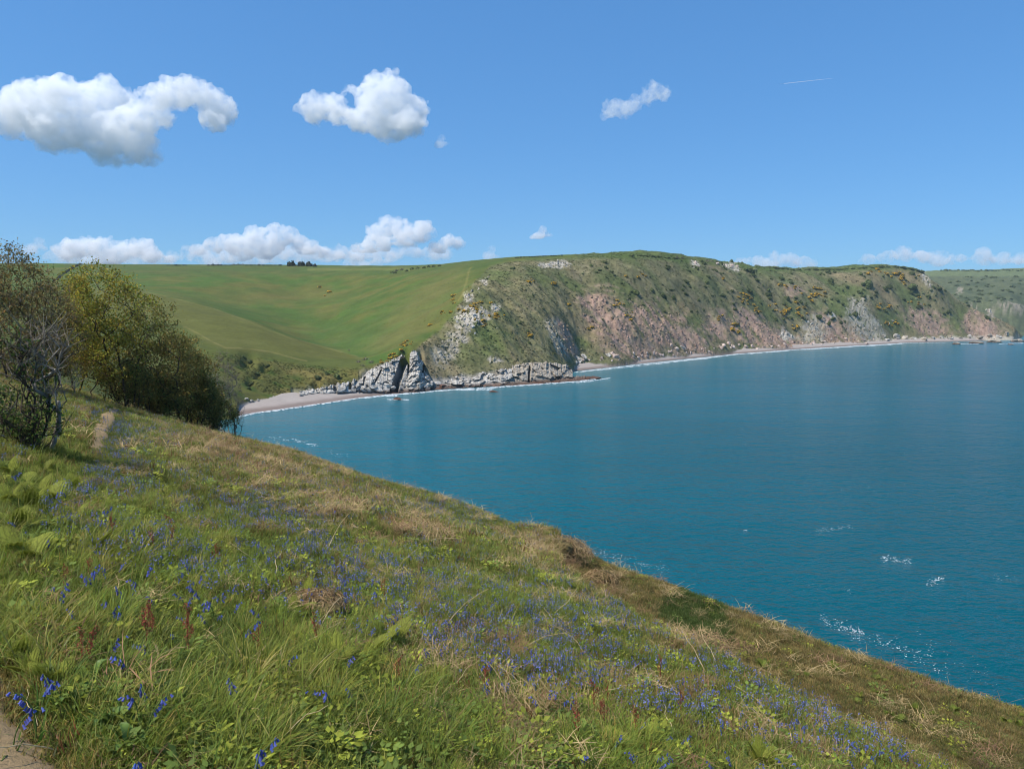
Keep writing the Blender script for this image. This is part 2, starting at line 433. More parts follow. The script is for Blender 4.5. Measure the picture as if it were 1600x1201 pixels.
cl_top = np.interp(PX, [470, 510, 540, 560, 585, 610, 640, 655, 672, 690, 740, 780, 830, 870, 900], [605, 600, 598, 590, 572, 562, 552, 556, 586, 590, 584, 578, 574, 572, 575])
white_cliff = np.where((PX > 455) & (PX < 892), sstep(-2, 3, PY - cl_top + 4 * fbm(X2 / 6, Y2 / 6 + Z2 / 3, 3)), 0) * (Y2 < 520)
zb = np.where(PX < 640, 3.4, 2.8)
beach_m = ((inland > -3) & (Z2 < zb + 0.8 * f2) & (Y2 < 1120) & (((PX > 372) & (PX < 600)) | (PX > 884)) & (inland < 24 + Y2 * 0.012))
white_cliff = white_cliff * (~beach_m)
crag = white_cliff
# craggy relief on rock: blocky steps leaning with the beds
blk = np.abs(fbm((X2 + 0.8 * Z2) / 7.5, (Y2 - 0.6 * Z2) / 7.5, 4))
blk2 = np.abs(fbm((X2 - 0.5 * Z2) / 2.6 + 9, (Y2 + Z2) / 2.6, 3))
Z2 = Z2 + crag * amp_c if False else Z2 + crag * sstep(0, 6, inland) * (2.0 * (blk - 0.22) + 1.2 * (blk2 - 0.2) - 1.2 * ((PX > 456) & (PX < 676)) - 0.6)
Z2 = Z2 + np.maximum(white, greyrock) * (4.0 * (blk - 0.2) + 2.0 * (blk2 - 0.2))
Z2 = Z2 + scree * (2.4 * (blk2 - 0.2) + 1.6 * f3 + 2.2 * (blk - .2))
# clefts in the white cliff
for x0, y0, x1, y1, w, dep in [(634, 552, 617, 608, 6.0, 16), (656, 552, 660, 574, 3.0, 9), (828, 566, 828, 598, 2.4, 9)]:
    t = np.clip(((PX - x0) * (x1 - x0) + (PY - y0) * (y1 - y0)) / ((x1 - x0) ** 2 + (y1 - y0) ** 2), 0, 1)
    d = np.hypot(PX - x0 - t * (x1 - x0), PY - y0 - t * (y1 - y0))
    Z2 = Z2 - dep * np.exp(-(d / w) ** 2) * (Y2 < 480)
# beach profile and sea bed
bz = np.minimum(4.0, 0.16 * inland) + 0.10 * f3
Z2 = np.where(beach_m, np.minimum(np.maximum(bz, 0.02 * inland), zb + 1), Z2)
seaward = Y2 < shY
Z2 = np.where(seaward, np.minimum(-0.15 - 0.14 * (shY - Y2), -0.1), np.maximum(Z2, 0.05))
Z2 = np.maximum(Z2, -9)

farZ = Grid(ua, vr, Z2)
def far_z(X, Y): return farZ(X / Y, np.log(Y))
_ray_rows = np.exp(np.linspace(math.log(150), math.log(2600), 1400))
def far_hit(px, py):
    p = unproj(px, py, 1.0)
    z = H + (p[2] - H) * _ray_rows
    g = farZ(np.full_like(_ray_rows, p[0]), np.log(_ray_rows))
    k = np.argmax(g >= z)
    if g[k] < z[k]: return None
    Y = _ray_rows[k]
    return np.array([p[0] * Y, Y, g[k]])

# colours of the surface itself
def mixc(c, m, col): return c * (1 - m[..., None]) + np.asarray(col) * m[..., None]
PX, PY = project(X2, Y2, Z2)
n_a = fbm(X2 / 38, Y2 / 38, 4); n_b = fbm(X2 / 9, Y2 / 9, 4); n_c = fbm(X2 / 110 + 3, Y2 / 70, 3); n_d = fbm(X2 / 2.6, Y2 / 3.5, 3)
C2 = np.broadcast_to(lin(74, 96, 48), X2.shape + (3,)).copy()
C2 = mixc(C2, sstep(-0.25, 0.35, n_a) * 0.9, lin(98, 98, 56))
C2 = mixc(C2, sstep(0.0, 0.5, n_b) * 0.4, lin(98, 96, 64))
top_field = sstep(436, 424, PY) * (PX < 800) * (PX > 100)
C2 = mixc(C2, top_field * 0.6, lin(80, 92, 56))
pale_line = np.exp(-((PY - 421 - 2 * n_c) / 2.0) ** 2) * ((PX > 480) & (PX < 640)); C2 = mixc(C2, pale_line * 0.3, lin(140, 138, 88))
band = np.exp(-((PY - np.interp(PX, [150, 300, 450, 560], [462, 474, 496, 514])) / 9) ** 2) * (PX < 600); C2 = mixc(C2, band * 0.7, lin(72, 92, 48))
midp = np.exp(-(((PX - 430) / 130) ** 2 + ((PY - 463) / 12) ** 2)); C2 = mixc(C2, midp * 0.65, lin(100, 96, 60))
vall = np.exp(-(((PX - 560) / 90) ** 2 + ((PY - 527) / 22) ** 2)); C2 = mixc(C2, vall * 0.7, lin(76, 96, 54))
# the brown spur in front of the valley
spur_top = np.interp(PX, [100, 200, 230, 300, 340, 380, 450, 510, 555, 570], [440, 447, 456, 473, 484, 499, 527, 543, 556, 560])
spur = sstep(-1.5, 1.5, PY - spur_top) * (PX < 572) * (Y2 < 640) * sstep(20, 150, PX)
C2 = mixc(C2, spur, lin(92, 94, 54)); C2 = mixc(C2, spur * sstep(0, 0.5, n_a) * 0.6, lin(102, 102, 62))
lowstrip = spur * sstep(-3, 3, PY - np.interp(PX, [280, 320, 360, 420, 500, 560], [505, 535, 549, 553, 560, 560])); C2 = mixc(C2, lowstrip * 0.8, lin(82, 90, 50))
edge = np.exp(-((PY - spur_top) / 0.9) ** 2) * (PX < 560) * (PX > 220) * (Y2 < 640); C2 = mixc(C2, edge * 0.45 * sstep(-.5, .3, n_b), lin(128, 122, 84))
pathL = np.exp(-((PY - np.interp(PX, [290, 310, 330, 352, 380, 420, 470, 500], [511, 521, 533, 543, 544, 549, 562, 567])) / 1.0) ** 2) * ((PX > 285) & (PX < 480)) * (Y2 < 520); C2 = mixc(C2, pathL * 0.5 * sstep(-.6, .2, n_b), lin(140, 130, 92))
C2 = mixc(C2, lowcliff * 0.9, lin(92, 92, 56)); C2 = mixc(C2, lowcliff * sstep(-0.1, 0.4, n_b), lin(70, 86, 44)); C2 = mixc(C2, lowcliff * sstep(0.1, 0.5, n_a) * .8, lin(124, 110, 76))
# right half of the valley side paler and tawny towards the ridge
tawny = blobs([(660, 485, 60, 34, -30), (610, 530, 40, 14, -20), (690, 450, 40, 22, -20)], soft=0.7, nz=0.6) * (1 - seaface); C2 = mixc(C2, tawny * 0.6, lin(106, 104, 68))
# seaward faces: rough heath
heath = np.broadcast_to(lin(112, 108, 76), X2.shape + (3,)).copy()
heath = mixc(heath, sstep(-0.1, 0.4, n_b), lin(90, 92, 62)); heath = mixc(heath, sstep(0.0, 0.5, n_a), lin(130, 120, 92)); heath = mixc(heath, sstep(0.15, 0.55, n_c) * .7, lin(88, 98, 62))
heath = mixc(heath, sstep(0.1, 0.6, n_d) * .6, lin(136, 126, 100)); heath = mixc(heath, sstep(0.25, 0.6, fbm(sR / 12, nR / 50, 3)) * .5, lin(128, 112, 90))
heath = mixc(heath, sstep(0.0, 0.5, gul) * sstep(70, 20, Z2) * 0.55, lin(138, 122, 96))
brightg = blobs([(765, 530, 30, 22, 10), (905, 535, 14, 10, 0), (1095, 530, 22, 22, 40), (1085, 505, 16, 16, 40), (1400, 500, 30, 16, 10), (1310, 480, 16, 22, 0), (1490, 500, 24, 12, 20), (1330, 455, 26, 10, 0), (1170, 520, 18, 18, 30)], soft=0.6, nz=0.7)
big = fbm(sR / 55 + 20, nR / 90, 3); heath = mixc(heath, sstep(-.05, .35, big) * .75, lin(82, 94, 52)); heath = mixc(heath, sstep(.1, .45, -big) * .6, lin(132, 116, 88))
heath = mixc(heath, brightg * 0.75, lin(92, 104, 56))
C2 = mixc(C2, seaface, (0, 0, 0)) + heath * seaface[..., None]
topgreen = seaface * sstep(9, 2, PY - np.interp(PX, [700, 800, 900, 1000, 1100, 1200, 1300, 1400, 1440], [408, 403, 399, 398, 408, 418, 420, 416, 420])); C2 = mixc(C2, topgreen * 0.7, lin(74, 92, 44))
bpath = np.exp(-((PX - np.interp(PY, [415, 422, 440, 460, 470], [738, 733, 729, 722, 716])) / 1.6) ** 2) * ((PY > 417) & (PY < 470)) * (Y2 < 700); C2 = mixc(C2, bpath * 0.25, lin(158, 142, 100))
scree = scree * sstep(-.50, .05, fbm(sR / 9 + 3, nR / 26, 3) + .25 * n_b)
C2 = mixc(C2, scree * (0.6 + 0.3 * sstep(-.3, .3, n_d)), lin(168, 138, 124)); C2 = mixc(C2, scree * sstep(0.0, 0.4, n_b) * 0.6, lin(140, 114, 98)); C2 = mixc(C2, scree * sstep(0.15, 0.5, fbm(sR / 5, nR / 22, 3)) * 0.7, lin(104, 100, 72))
C2 = mixc(C2, greyrock * sstep(-0.35, 0.1, n_d), lin(162, 154, 138)); C2 = mixc(C2, greyrock * sstep(0.1, 0.4, n_b) * .6, lin(110, 106, 86))
C2 = mixc(C2, white * sstep(-0.3, 0.0, n_d), lin(176, 168, 154))
wc_a = np.broadcast_to(lin(158, 152, 142), X2.shape + (3,)).copy()
wc_a = mixc(wc_a, sstep(0.0, 0.4, n_d), lin(112, 108, 98)); wc_a = mixc(wc_a, sstep(0.1, 0.5, n_b) * .7, lin(172, 160, 140)); wc_a = mixc(wc_a, (PX > 770) * 0.55, lin(150, 138, 120))
wc_a = mixc(wc_a, sstep(2.2, 0.6, Z2), lin(108, 84, 72))
C2 = mixc(C2, white_cliff, (0, 0, 0)) + wc_a * white_cliff[..., None]
rockfoot = (Y2 > 980) & (Y2 < 1250) & (Z2 < 5) & (PX > 1370); C2 = mixc(C2, rockfoot * 0.8, lin(168, 160, 146))
C2 = mixc(C2, far_r * 1.0, lin(88, 94, 66)); C2 = mixc(C2, far_r * sstep(-0.05, 0.3, fbm(X2 / 40, Y2 / 60, 3)) * (PY > 431) * 0.8, lin(66, 76, 52)); C2 = mixc(C2, far_r * (PY < 432) * 0.8, lin(100, 110, 74))
C2 = mixc(C2, far_r * np.maximum(scree, greyrock) * .7 * (n_b > -.1), lin(150, 138, 122))
bc = np.broadcast_to(lin(156, 146, 138), X2.shape + (3,)).copy(); bc = mixc(bc, sstep(1.6, 0.5, Z2), lin(118, 104, 96)); bc = mixc(bc, sstep(0, .5, fbm(inland / 3, X2 / 60, 3)) * .5, lin(150, 136, 130))
C2 = mixc(C2, beach_m * 1.0, (0, 0, 0)) + bc * (beach_m * 1.0)[..., None]

C2 = np.where(((seaface < .5) & ~beach_m)[..., None], C2 * np.array([.90, .90, .66]), C2)
nU, nV = Z2.shape
Vf = np.stack([X2, Y2, Z2], -1).reshape(-1, 3)
idx = np.arange(nU * nV).reshape(nU, nV)
quads = np.stack([idx[:-1, :-1], idx[1:, :-1], idx[1:, 1:], idx[:-1, 1:]], -1).reshape(-1, 4)
zq = Z2.ravel()[quads]
keep = zq.max(1) > -4.0
isb = beach_m.ravel()[quads].sum(1) >= 3
isp = (seaface.ravel()[quads].mean(1) < 0.5) & ~isb
M_LAND = mat_ground('heath_and_scree', fine=0.45, bump=0.9, contrast=0.5, scale2=0.12)
M_PAST = mat_ground('pasture_turf', fine=0.4, bump=0.4, contrast=0.28, scale2=0.06)
M_BEACH = mat_ground('shingle', fine=0.9, bump=0.3, contrast=0.12, scale2=0.2)
def sub_mesh(name, sel, mat):
    q = quads[sel]; u, inv = np.unique(q, return_inverse=True)
    me = mesh_np(name, Vf[u], inv.reshape(-1, 4), C2.reshape(-1, 3)[u], True, (mat,))
    o = link(name, me); o['kind'] = 'structure'
    return o
sub_mesh('headland', keep & ~isb & ~isp, M_LAND)
sub_mesh('valley_pasture', keep & isp, M_PAST)
sub_mesh('beach', keep & isb, M_BEACH)

# ------------------------------------------------------------------ foreground slope
PLA, PLB, EYE = 0.297, 0.252, 1.6
edge_pts = [(-900, 650, 150), (-300, 650, 120), (0, 655, 100), (200, 668, 78), (300, 680, 66), (380, 693, 59), (450, 708, 55), (520, 727, 51.5), (600, 753, 47.5), (700, 782, 43.5), (800, 816, 39.5), (860, 838, 37.5),
            (930, 868, 35.5), (1000, 896, 33.5), (1100, 929, 30.5), (1200, 966, 28), (1300, 1006, 25.8), (1400, 1038, 24), (1500, 1072, 22.5), (1600, 1102, 21.5), (1750, 1150, 20), (2300, 1300, 17)]
E3 = np.array([unproj(*p) for p in edge_pts])
EA = E3[:, 0] / E3[:, 1]; EY = E3[:, 1]
def edgeY(a): return np.interp(a, EA, EY)
fp = [(x, y, H - EYE - PLA * x - PLB * y) for x, y in [(0, 0), (-3, 3), (3, 3), (0, 6), (-7, 8), (6, 8), (0, 12), (-12, 16), (8, 14), (0, 20), (-20, 30), (-8, 28), (-4, -4), (5, -3), (-30, 45), (-36, 60), (-10, 2), (14, 4), (-20, -10), (20, -10), (-28, 10)]]
fp += [tuple(e) for e, p in zip(E3, edge_pts) if 250 < p[0] < 1800]
fp = np.array(fp)
ftps = tps_fit(fp[:, :2] / 30.0, fp[:, 2], 1e-3)
def plane_Y(px, py):
    b = (CY - py) / F; dy = math.cos(PITCH) + b * math.sin(PITCH); dz = b * math.cos(PITCH) - math.sin(PITCH); dx = (px - CX) / F
    return EYE * dy / (-dz - PLA * dx - PLB * dy), dx / dy
lip = [plane_Y(x, y) for x, y in [(880, 893), (930, 926), (1000, 975), (1100, 1030), (1200, 1080), (1300, 1130), (1450, 1200), (1600, 1268)]]
LA = np.array([a for _, a in lip]); LY = np.array([y for y, _ in lip])
def lipY(a): return np.where(a < LA[0] - 0.012, 1e3, np.interp(a, LA, LY))
fu = np.concatenate([np.linspace(-3.2, -0.8, 50, endpoint=False), np.linspace(-0.8, 0.8, 430), np.linspace(0.81, 3.2, 50)])
fv = np.linspace(math.log(0.5), math.log(175), 400)
FA, FL = np.meshgrid(fu, fv, indexing='ij')
FY = np.exp(FL); FX = FA * FY
eY = edgeY(FA)
FZ = ftps(np.c_[FX.ravel(), np.minimum(FY, eY + 25).ravel()] / 30.0).reshape(FX.shape)
dl = FY - lipY(FA); span = np.maximum(eY - lipY(FA), 1)
FZ -= np.where(dl > 0, 1.0 * sstep(0, 1.6, dl) * (1 - sstep(0.25, 0.95, dl / span)), 0)
w_ = 0.9
dd = (FY - eY) / w_
FZ -= (0.55 + 0.25 * sstep(0, 20, FY - eY)) * w_ * np.where(dd > 30, dd, np.log1p(np.exp(np.minimum(dd, 30))))
nz_amp = np.clip(FY / 12, 0.25, 1)
FZ += nz_amp * (0.28 * fbm(FX / 6, FY / 6, 3) + 0.10 * fbm(FX / 1.4, FY / 1.4, 3))
# a mound of dead bracken with a hollow beyond it on the brow
mx, my, _ = unproj(893, 862, 33.0)
FZ += 0.6 * np.exp(-(((FX - mx + 0.9) / 1.5) ** 2 + ((FY - my) / 2.6) ** 2))
hx, hy, _ = unproj(915, 896, 30.5)
FZ -= 1.1 * np.exp(-(((FX - hx) / 0.5) ** 2 + ((FY - hy) / 1.2) ** 2))
FZ = np.maximum(FZ, -6)
foreZ = Grid(fu, fv, FZ)
def fore_z(X, Y): return foreZ(np.asarray(X) / np.asarray(Y), np.log(np.asarray(Y)))
_frow = np.exp(np.linspace(math.log(1.5), math.log(150), 1500))
def fore_hit(px, py):
    p = unproj(px, py, 1.0)
    z = H + (p[2] - H) * _frow; g = foreZ(np.full_like(_frow, p[0]), np.log(_frow))
    k = np.argmax(g >= z)
    if g[k] < z[k]: return None
    return np.array([p[0] * _frow[k], _frow[k], g[k]])
FPX, FPY = project(FX, FY, FZ)
pth = [(0, 1290), (-25, 1190), (-70, 1110), (-120, 960), (-100, 860), (0, 780), (100, 722), (146, 690), (158, 670), (168, 652), (180, 638), (190, 633)]
pc = np.array([h_ for h_ in (fore_hit(*p) for p in pth) if h_ is not None])
tt = np.linspace(0, len(pc) - 1, 240); cxs = np.interp(tt, np.arange(len(pc)), pc[:, 0]); cys = np.interp(tt, np.arange(len(pc)), pc[:, 1])
tx = np.gradient(cxs); ty = np.gradient(cys); ln = np.hypot(tx, ty); nx_, ny_ = ty / ln, -tx / ln
PATH_XY = np.c_[cxs, cys]; PATH_W = 0.23 + 0.02 * np.sin(tt * 2.3) + 0.04 * noise2(tt * 2.7, tt * 0 + 0.4)
RUT = np.full(FX.shape, 9.0)
for p_ in PATH_XY[::2]:
    near_ = (np.abs(FX - p_[0]) < 1.2) & (np.abs(FY - p_[1]) < 1.2)
    RUT[near_] = np.minimum(RUT[near_], np.hypot(FX[near_] - p_[0], FY[near_] - p_[1]))
FZ -= 0.11 * np.exp(-(RUT / 0.42) ** 2)
foreZ.Z = FZ
g1 = fbm(FX / 3.5, FY / 3.5, 4); g2 = fbm(FX / 0.7, FY / 0.7, 3); g3 = fbm(FX / 12, FY / 12, 2)
CF = np.broadcast_to(lin(70, 80, 40), FX.shape + (3,)).copy()
CF = mixc(CF, sstep(-0.1, 0.4, g1), lin(118, 100, 62)); CF = mixc(CF, sstep(0, 0.5, g2) * 0.6, lin(58, 70, 32))
CF = mixc(CF, (dl > 0) * 0.75, lin(104, 94, 58)); CF = mixc(CF, (FY > eY + 4) * 0.6, lin(110, 104, 80))
CF = mixc(CF, sstep(14, 4, FZ) * 0.9, lin(120, 112, 104))
M_SOIL = mat_ground('turf_and_litter', fine=5.0, bump=0.6, contrast=0.4, scale2=0.7)
ii = np.arange(FX.size).reshape(FX.shape)
fq = np.stack([ii[:-1, :-1], ii[1:, :-1], ii[1:, 1:], ii[:-1, 1:]], -1).reshape(-1, 4)
fq = fq[FZ.ravel()[fq].max(1) > -5.5]
o = link('coastal_slope', mesh_np('coastal_slope', np.stack([FX, FY, FZ], -1).reshape(-1, 3), fq, CF.reshape(-1, 3), True, (M_SOIL,))); o['kind'] = 'structure'

# trodden footpath: a worn strip a little above the turf
Vp = []
ppx, ppy = project(cxs, cys, fore_z(cxs, cys)); sink = np.where((ppx < 138) & (ppy < 1060), 0.16, 0.0)
for s in np.linspace(-1, 1, 7):
    X = cxs + nx_ * s * PATH_W; Y = cys + ny_ * s * PATH_W
    Vp.append(np.c_[X, Y, fore_z(X, Y) + 0.085 - sink - 0.07 * abs(s) ** 3 + 0.01 * noise2(X * 4, Y * 4)])
Vp = np.concatenate(Vp); n_ = 240
pq = np.array([(k * n_ + i, (k + 1) * n_ + i, (k + 1) * n_ + i + 1, k * n_ + i + 1) for k in range(6) for i in range(n_ - 1)])
cp = lin(144, 122, 90) * (1 + 0.15 * fbm(Vp[:, 0] * 3, Vp[:, 1] * 3, 3))[:, None]
M_PATH = mat_ground('trodden_earth', fine=9.0, bump=0.4, contrast=0.25, scale2=1.3)
o = link('footpath', mesh_np('footpath', Vp, pq, cp, True, (M_PATH,))); o['kind'] = 'structure'

# ------------------------------------------------------------------ sea
shore_xy = np.array([(np.interp(l, np.arange(len(SA)), SA) * math.exp(np.interp(l, np.arange(len(SA)), SL)), math.exp(np.interp(l, np.arange(len(SA)), SL))) for l in np.linspace(7, len(SA) - 1, 400)])
su = np.concatenate([np.linspace(-2.5, -0.6, 20, endpoint=False), np.linspace(-0.6, 0.8, 240), np.linspace(0.82, 4.0, 40)])
sv = np.concatenate([np.linspace(math.log(8), math.log(2500), 300), np.linspace(math.log(2800), math.log(9000), 16)])
SAu, SLv = np.meshgrid(su, sv, indexing='ij'); SY = np.exp(SLv); SX = SAu * SY
dist = np.empty(SX.size); fx, fy = SX.ravel(), SY.ravel()
for i in range(0, len(fx), 8000):
    dist[i:i + 8000] = np.sqrt(((fx[i:i + 8000, None] - shore_xy[None, :, 0]) ** 2 + (fy[i:i + 8000, None] - shore_xy[None, :, 1]) ** 2).min(1))
ii = np.arange(SX.size).reshape(SX.shape)
sq = np.stack([ii[:-1, :-1], ii[1:, :-1], ii[1:, 1:], ii[:-1, 1:]], -1).reshape(-1, 4)
Msea, nt, p, out = nodes_of('sea_water')
N, L = nt.nodes, nt.links
at = N.new('ShaderNodeAttribute'); at.attribute_name = 'shore'
tc = N.new('ShaderNodeTexCoord')
nl = N.new('ShaderNodeTexNoise'); nl.inputs['Scale'].default_value = 0.011; nl.inputs['Detail'].default_value = 3
mpl = N.new('ShaderNodeMapping'); mpl.inputs['Scale'].default_value = (0.45, 1.6, 1); mpl.inputs['Rotation'].default_value = (0, 0, -0.25)
L.new(tc.outputs['Object'], mpl.inputs[0]); L.new(mpl.outputs[0], nl.inputs['Vector'])
ma = N.new('ShaderNodeMath'); ma.operation = 'MULTIPLY_ADD'; ma.inputs[1].default_value = 150.0; L.new(nl.outputs[0], ma.inputs[0]); L.new(at.outputs['Fac'], ma.inputs[2])
mr = N.new('ShaderNodeMapRange'); mr.inputs[1].default_value = 75; mr.inputs[2].default_value = 560; L.new(ma.outputs[0], mr.inputs[0])
cr = N.new('ShaderNodeValToRGB')
e = cr.color_ramp.elements
e[0].position = 0.0; e[0].color = (0.034, 0.135, 0.160, 1)
e[1].position = 1.0; e[1].color = (0.0005, 0.036, 0.043, 1)
for pos, c in [(0.07, (0.012, 0.122, 0.156, 1)), (0.18, (0.001, 0.106, 0.146, 1)), (0.5, (0.001, 0.070, 0.094, 1))]:
    x = e.new(pos); x.color = c
L.new(mr.outputs[0], cr.inputs[0]); L.new(cr.outputs[0], p.inputs['Base Color'])
p.inputs['Roughness'].default_value = 0.15; p.inputs['IOR'].default_value = 1.33
p.inputs['Specular IOR Level'].default_value = 0.26
hs = []
for sc_, st, rot, asp in [(0.03, 1.6, -0.30, 1.6), (0.11, 0.8, -0.55, 1.6), (0.4, 0.65, -0.15, 1.5), (1.3, 0.28, -0.45, 1.4)]:
    mp = N.new('ShaderNodeMapping'); mp.inputs['Rotation'].default_value = (0, 0, rot); mp.inputs['Scale'].default_value = (1, asp, 1)
    n = N.new('ShaderNodeTexNoise'); n.inputs['Scale'].default_value = sc_; n.inputs['Detail'].default_value = 2; n.inputs['Roughness'].default_value = 0.5
    L.new(tc.outputs['Object'], mp.inputs[0]); L.new(mp.outputs[0], n.inputs['Vector'])
    m_ = N.new('ShaderNodeMath'); m_.operation = 'MULTIPLY'; m_.inputs[1].default_value = st; L.new(n.outputs[0], m_.inputs[0]); hs.append(m_)
acc = hs[0].outputs[0]
for h_ in hs[1:]:
    ad = N.new('ShaderNodeMath'); ad.operation = 'ADD'; L.new(acc, ad.inputs[0]); L.new(h_.outputs[0], ad.inputs[1]); acc = ad.outputs[0]
bp = N.new('ShaderNodeBump'); bp.inputs['Strength'].default_value = 1.0; bp.inputs['Distance'].default_value = 1.0
L.new(acc, bp.inputs['Height']); L.new(bp.outputs[0], p.inputs['Normal'])
o = link('sea', mesh_np('sea', np.stack([SX, SY, 0 * SX], -1).reshape(-1, 3), sq, None, True, (Msea,), {'shore': dist})); o['kind'] = 'structure'
# ------------------------------------------------------------------ clouds: closed bodies of scattering droplets, kilometres away
def ico_arrays(sub):
    bm = bmesh.new(); bmesh.ops.create_icosphere(bm, subdivisions=sub, radius=1.0)
    V = np.array([v.co[:] for v in bm.verts]); T = np.array([[v.index for v in f.verts] for f in bm.faces]); bm.free()
    return V, T
ICO1, ICO2, ICO3 = ico_arrays(2), ico_arrays(3), ico_arrays(4)

def mat_cloud(name, density, scale=0, thin=0.0, step=1.0):
    m = bpy.data.materials.new(name); m.use_nodes = True
    nt = m.node_tree; nt.nodes.remove(nt.nodes['Principled BSDF'])
    v = nt.nodes.new('ShaderNodeVolumePrincipled')
    v.inputs['Color'].default_value = (1, 1, 1, 1)
    N, L = nt.nodes, nt.links
    tc = N.new('ShaderNodeTexCoord'); no = N.new('ShaderNodeTexNoise'); no.inputs['Scale'].default_value = scale; no.inputs['Detail'].default_value = 5; no.inputs['Roughness'].default_value = 0.68
    mr = N.new('ShaderNodeMapRange'); mr.inputs[1].default_value = 0.40; mr.inputs[2].default_value = 0.66; mr.inputs[3].default_value = thin * density; mr.inputs[4].default_value = 2.0 * density
    if scale:
        L.new(tc.outputs['Object'], no.inputs['Vector']); L.new(no.outputs[0], mr.inputs[0]); L.new(mr.outputs[0], v.inputs['Density'])
        m.cycles.volume_step_rate = step
    else: v.inputs['Density'].default_value = density
    v.inputs['Anisotropy'].default_value = 0.0
    nt.links.new(v.outputs[0], nt.nodes['Material Output'].inputs['Volume'])
    return m
M_CLOUD = mat_cloud('cloud_droplets', 0.016, 0.017, 0.0, 0.10)
M_CLOUD_THIN = mat_cloud('thin_cloud_droplets', 0.008, 0.02, 0.0, 0.2)
M_CLOUD_FAR = mat_cloud('far_cloud_droplets', 0.0055, 0.006, .05, .15)
M_CLOUD_HAZY = mat_cloud('hazy_far_cloud_droplets', 0.0026, .004, 0, .3)
tex1 = bpy.data.textures.new('billow', 'CLOUDS'); tex1.noise_depth = 4; tex1.noise_type = 'SOFT_NOISE'
def cloud(name, blobs_, Y, vox_px, mat, label, puffs=16, flat=None, seed=0, rough=1.0, depth=1.0):
    r_ = np.random.default_rng(seed + 100)
    s = Y / F
    mb = MB()
    cen = np.array([unproj(b[0], b[1], Y) for b in blobs_]); mid_ = cen.mean(0)
    for b, c in zip(blobs_, cen):
        R = b[2] * s * 1.34
        yo = r_.uniform(-0.6, 0.6) * R * depth
        sq_ = b[3] if len(b) > 3 else 0.85
        def put(cc, rr, sz=1.0):
            V, T = ICO1
            mb.add(V * np.array([rr, rr * depth, rr * sz]) + cc, T=T)
        c0 = c - mid_ + np.array([0, yo, 0])
        put(c0, R * 0.9, sq_)
        for k in range(puffs):
            d = r_.normal(size=3); d /= np.linalg.norm(d); d[2] = abs(d[2]) * 0.9 - 0.25
            rr = R * r_.uniform(0.22, 0.42)
            q = c0 + d * R * np.array([0.72, 0.72 * depth, 0.72 * sq_])
            put(q, rr)
            for k2 in range(3):
                d2 = r_.normal(size=3); d2 /= np.linalg.norm(d2); d2 = d2 * 0.6 + d * 0.5
                put(q + d2 * rr, rr * r_.uniform(0.3, 0.55))
    me = mb.mesh(name)
    o = link(name, me, loc=mid_)
    md = o.modifiers.new('r', 'REMESH'); md.mode = 'VOXEL'; md.voxel_size = vox_px * s; md.use_smooth_shade = True
    for sc_, st in ((30, 26.0), (11, 15.0), (4.0, 6.0)):
        t = tex1.copy(); t.noise_scale = sc_ * s
        dm = o.modifiers.new('d', 'DISPLACE'); dm.texture = t; dm.texture_coords = 'LOCAL'; dm.strength = st * s * rough; dm.mid_level = 0.55
    md = o.modifiers.new('r2', 'REMESH'); md.mode = 'VOXEL'; md.voxel_size = vox_px * s * .8; md.use_smooth_shade = True
    dg = bpy.context.evaluated_depsgraph_get()
    ev = o.evaluated_get(dg); nm = bpy.data.meshes.new_from_object(ev)
    o.modifiers.clear(); o.data = nm; nm.materials.clear(); nm.materials.append(mat)
    if flat is not None:
        zf = unproj(blobs_[0][0], flat, Y)[2] - mid_[2]
        co = np.empty(len(nm.vertices) * 3, np.float32); nm.vertices.foreach_get('co', co); co = co.reshape(-1, 3)
        low = co[:, 2] < zf
        co[low, 2] = zf + (co[low, 2] - zf) * 0.25
        nm.vertices.foreach_set('co', co.ravel()); nm.update()
    tag(o, label, 'cloud', 'white clouds in the blue sky')
    return o
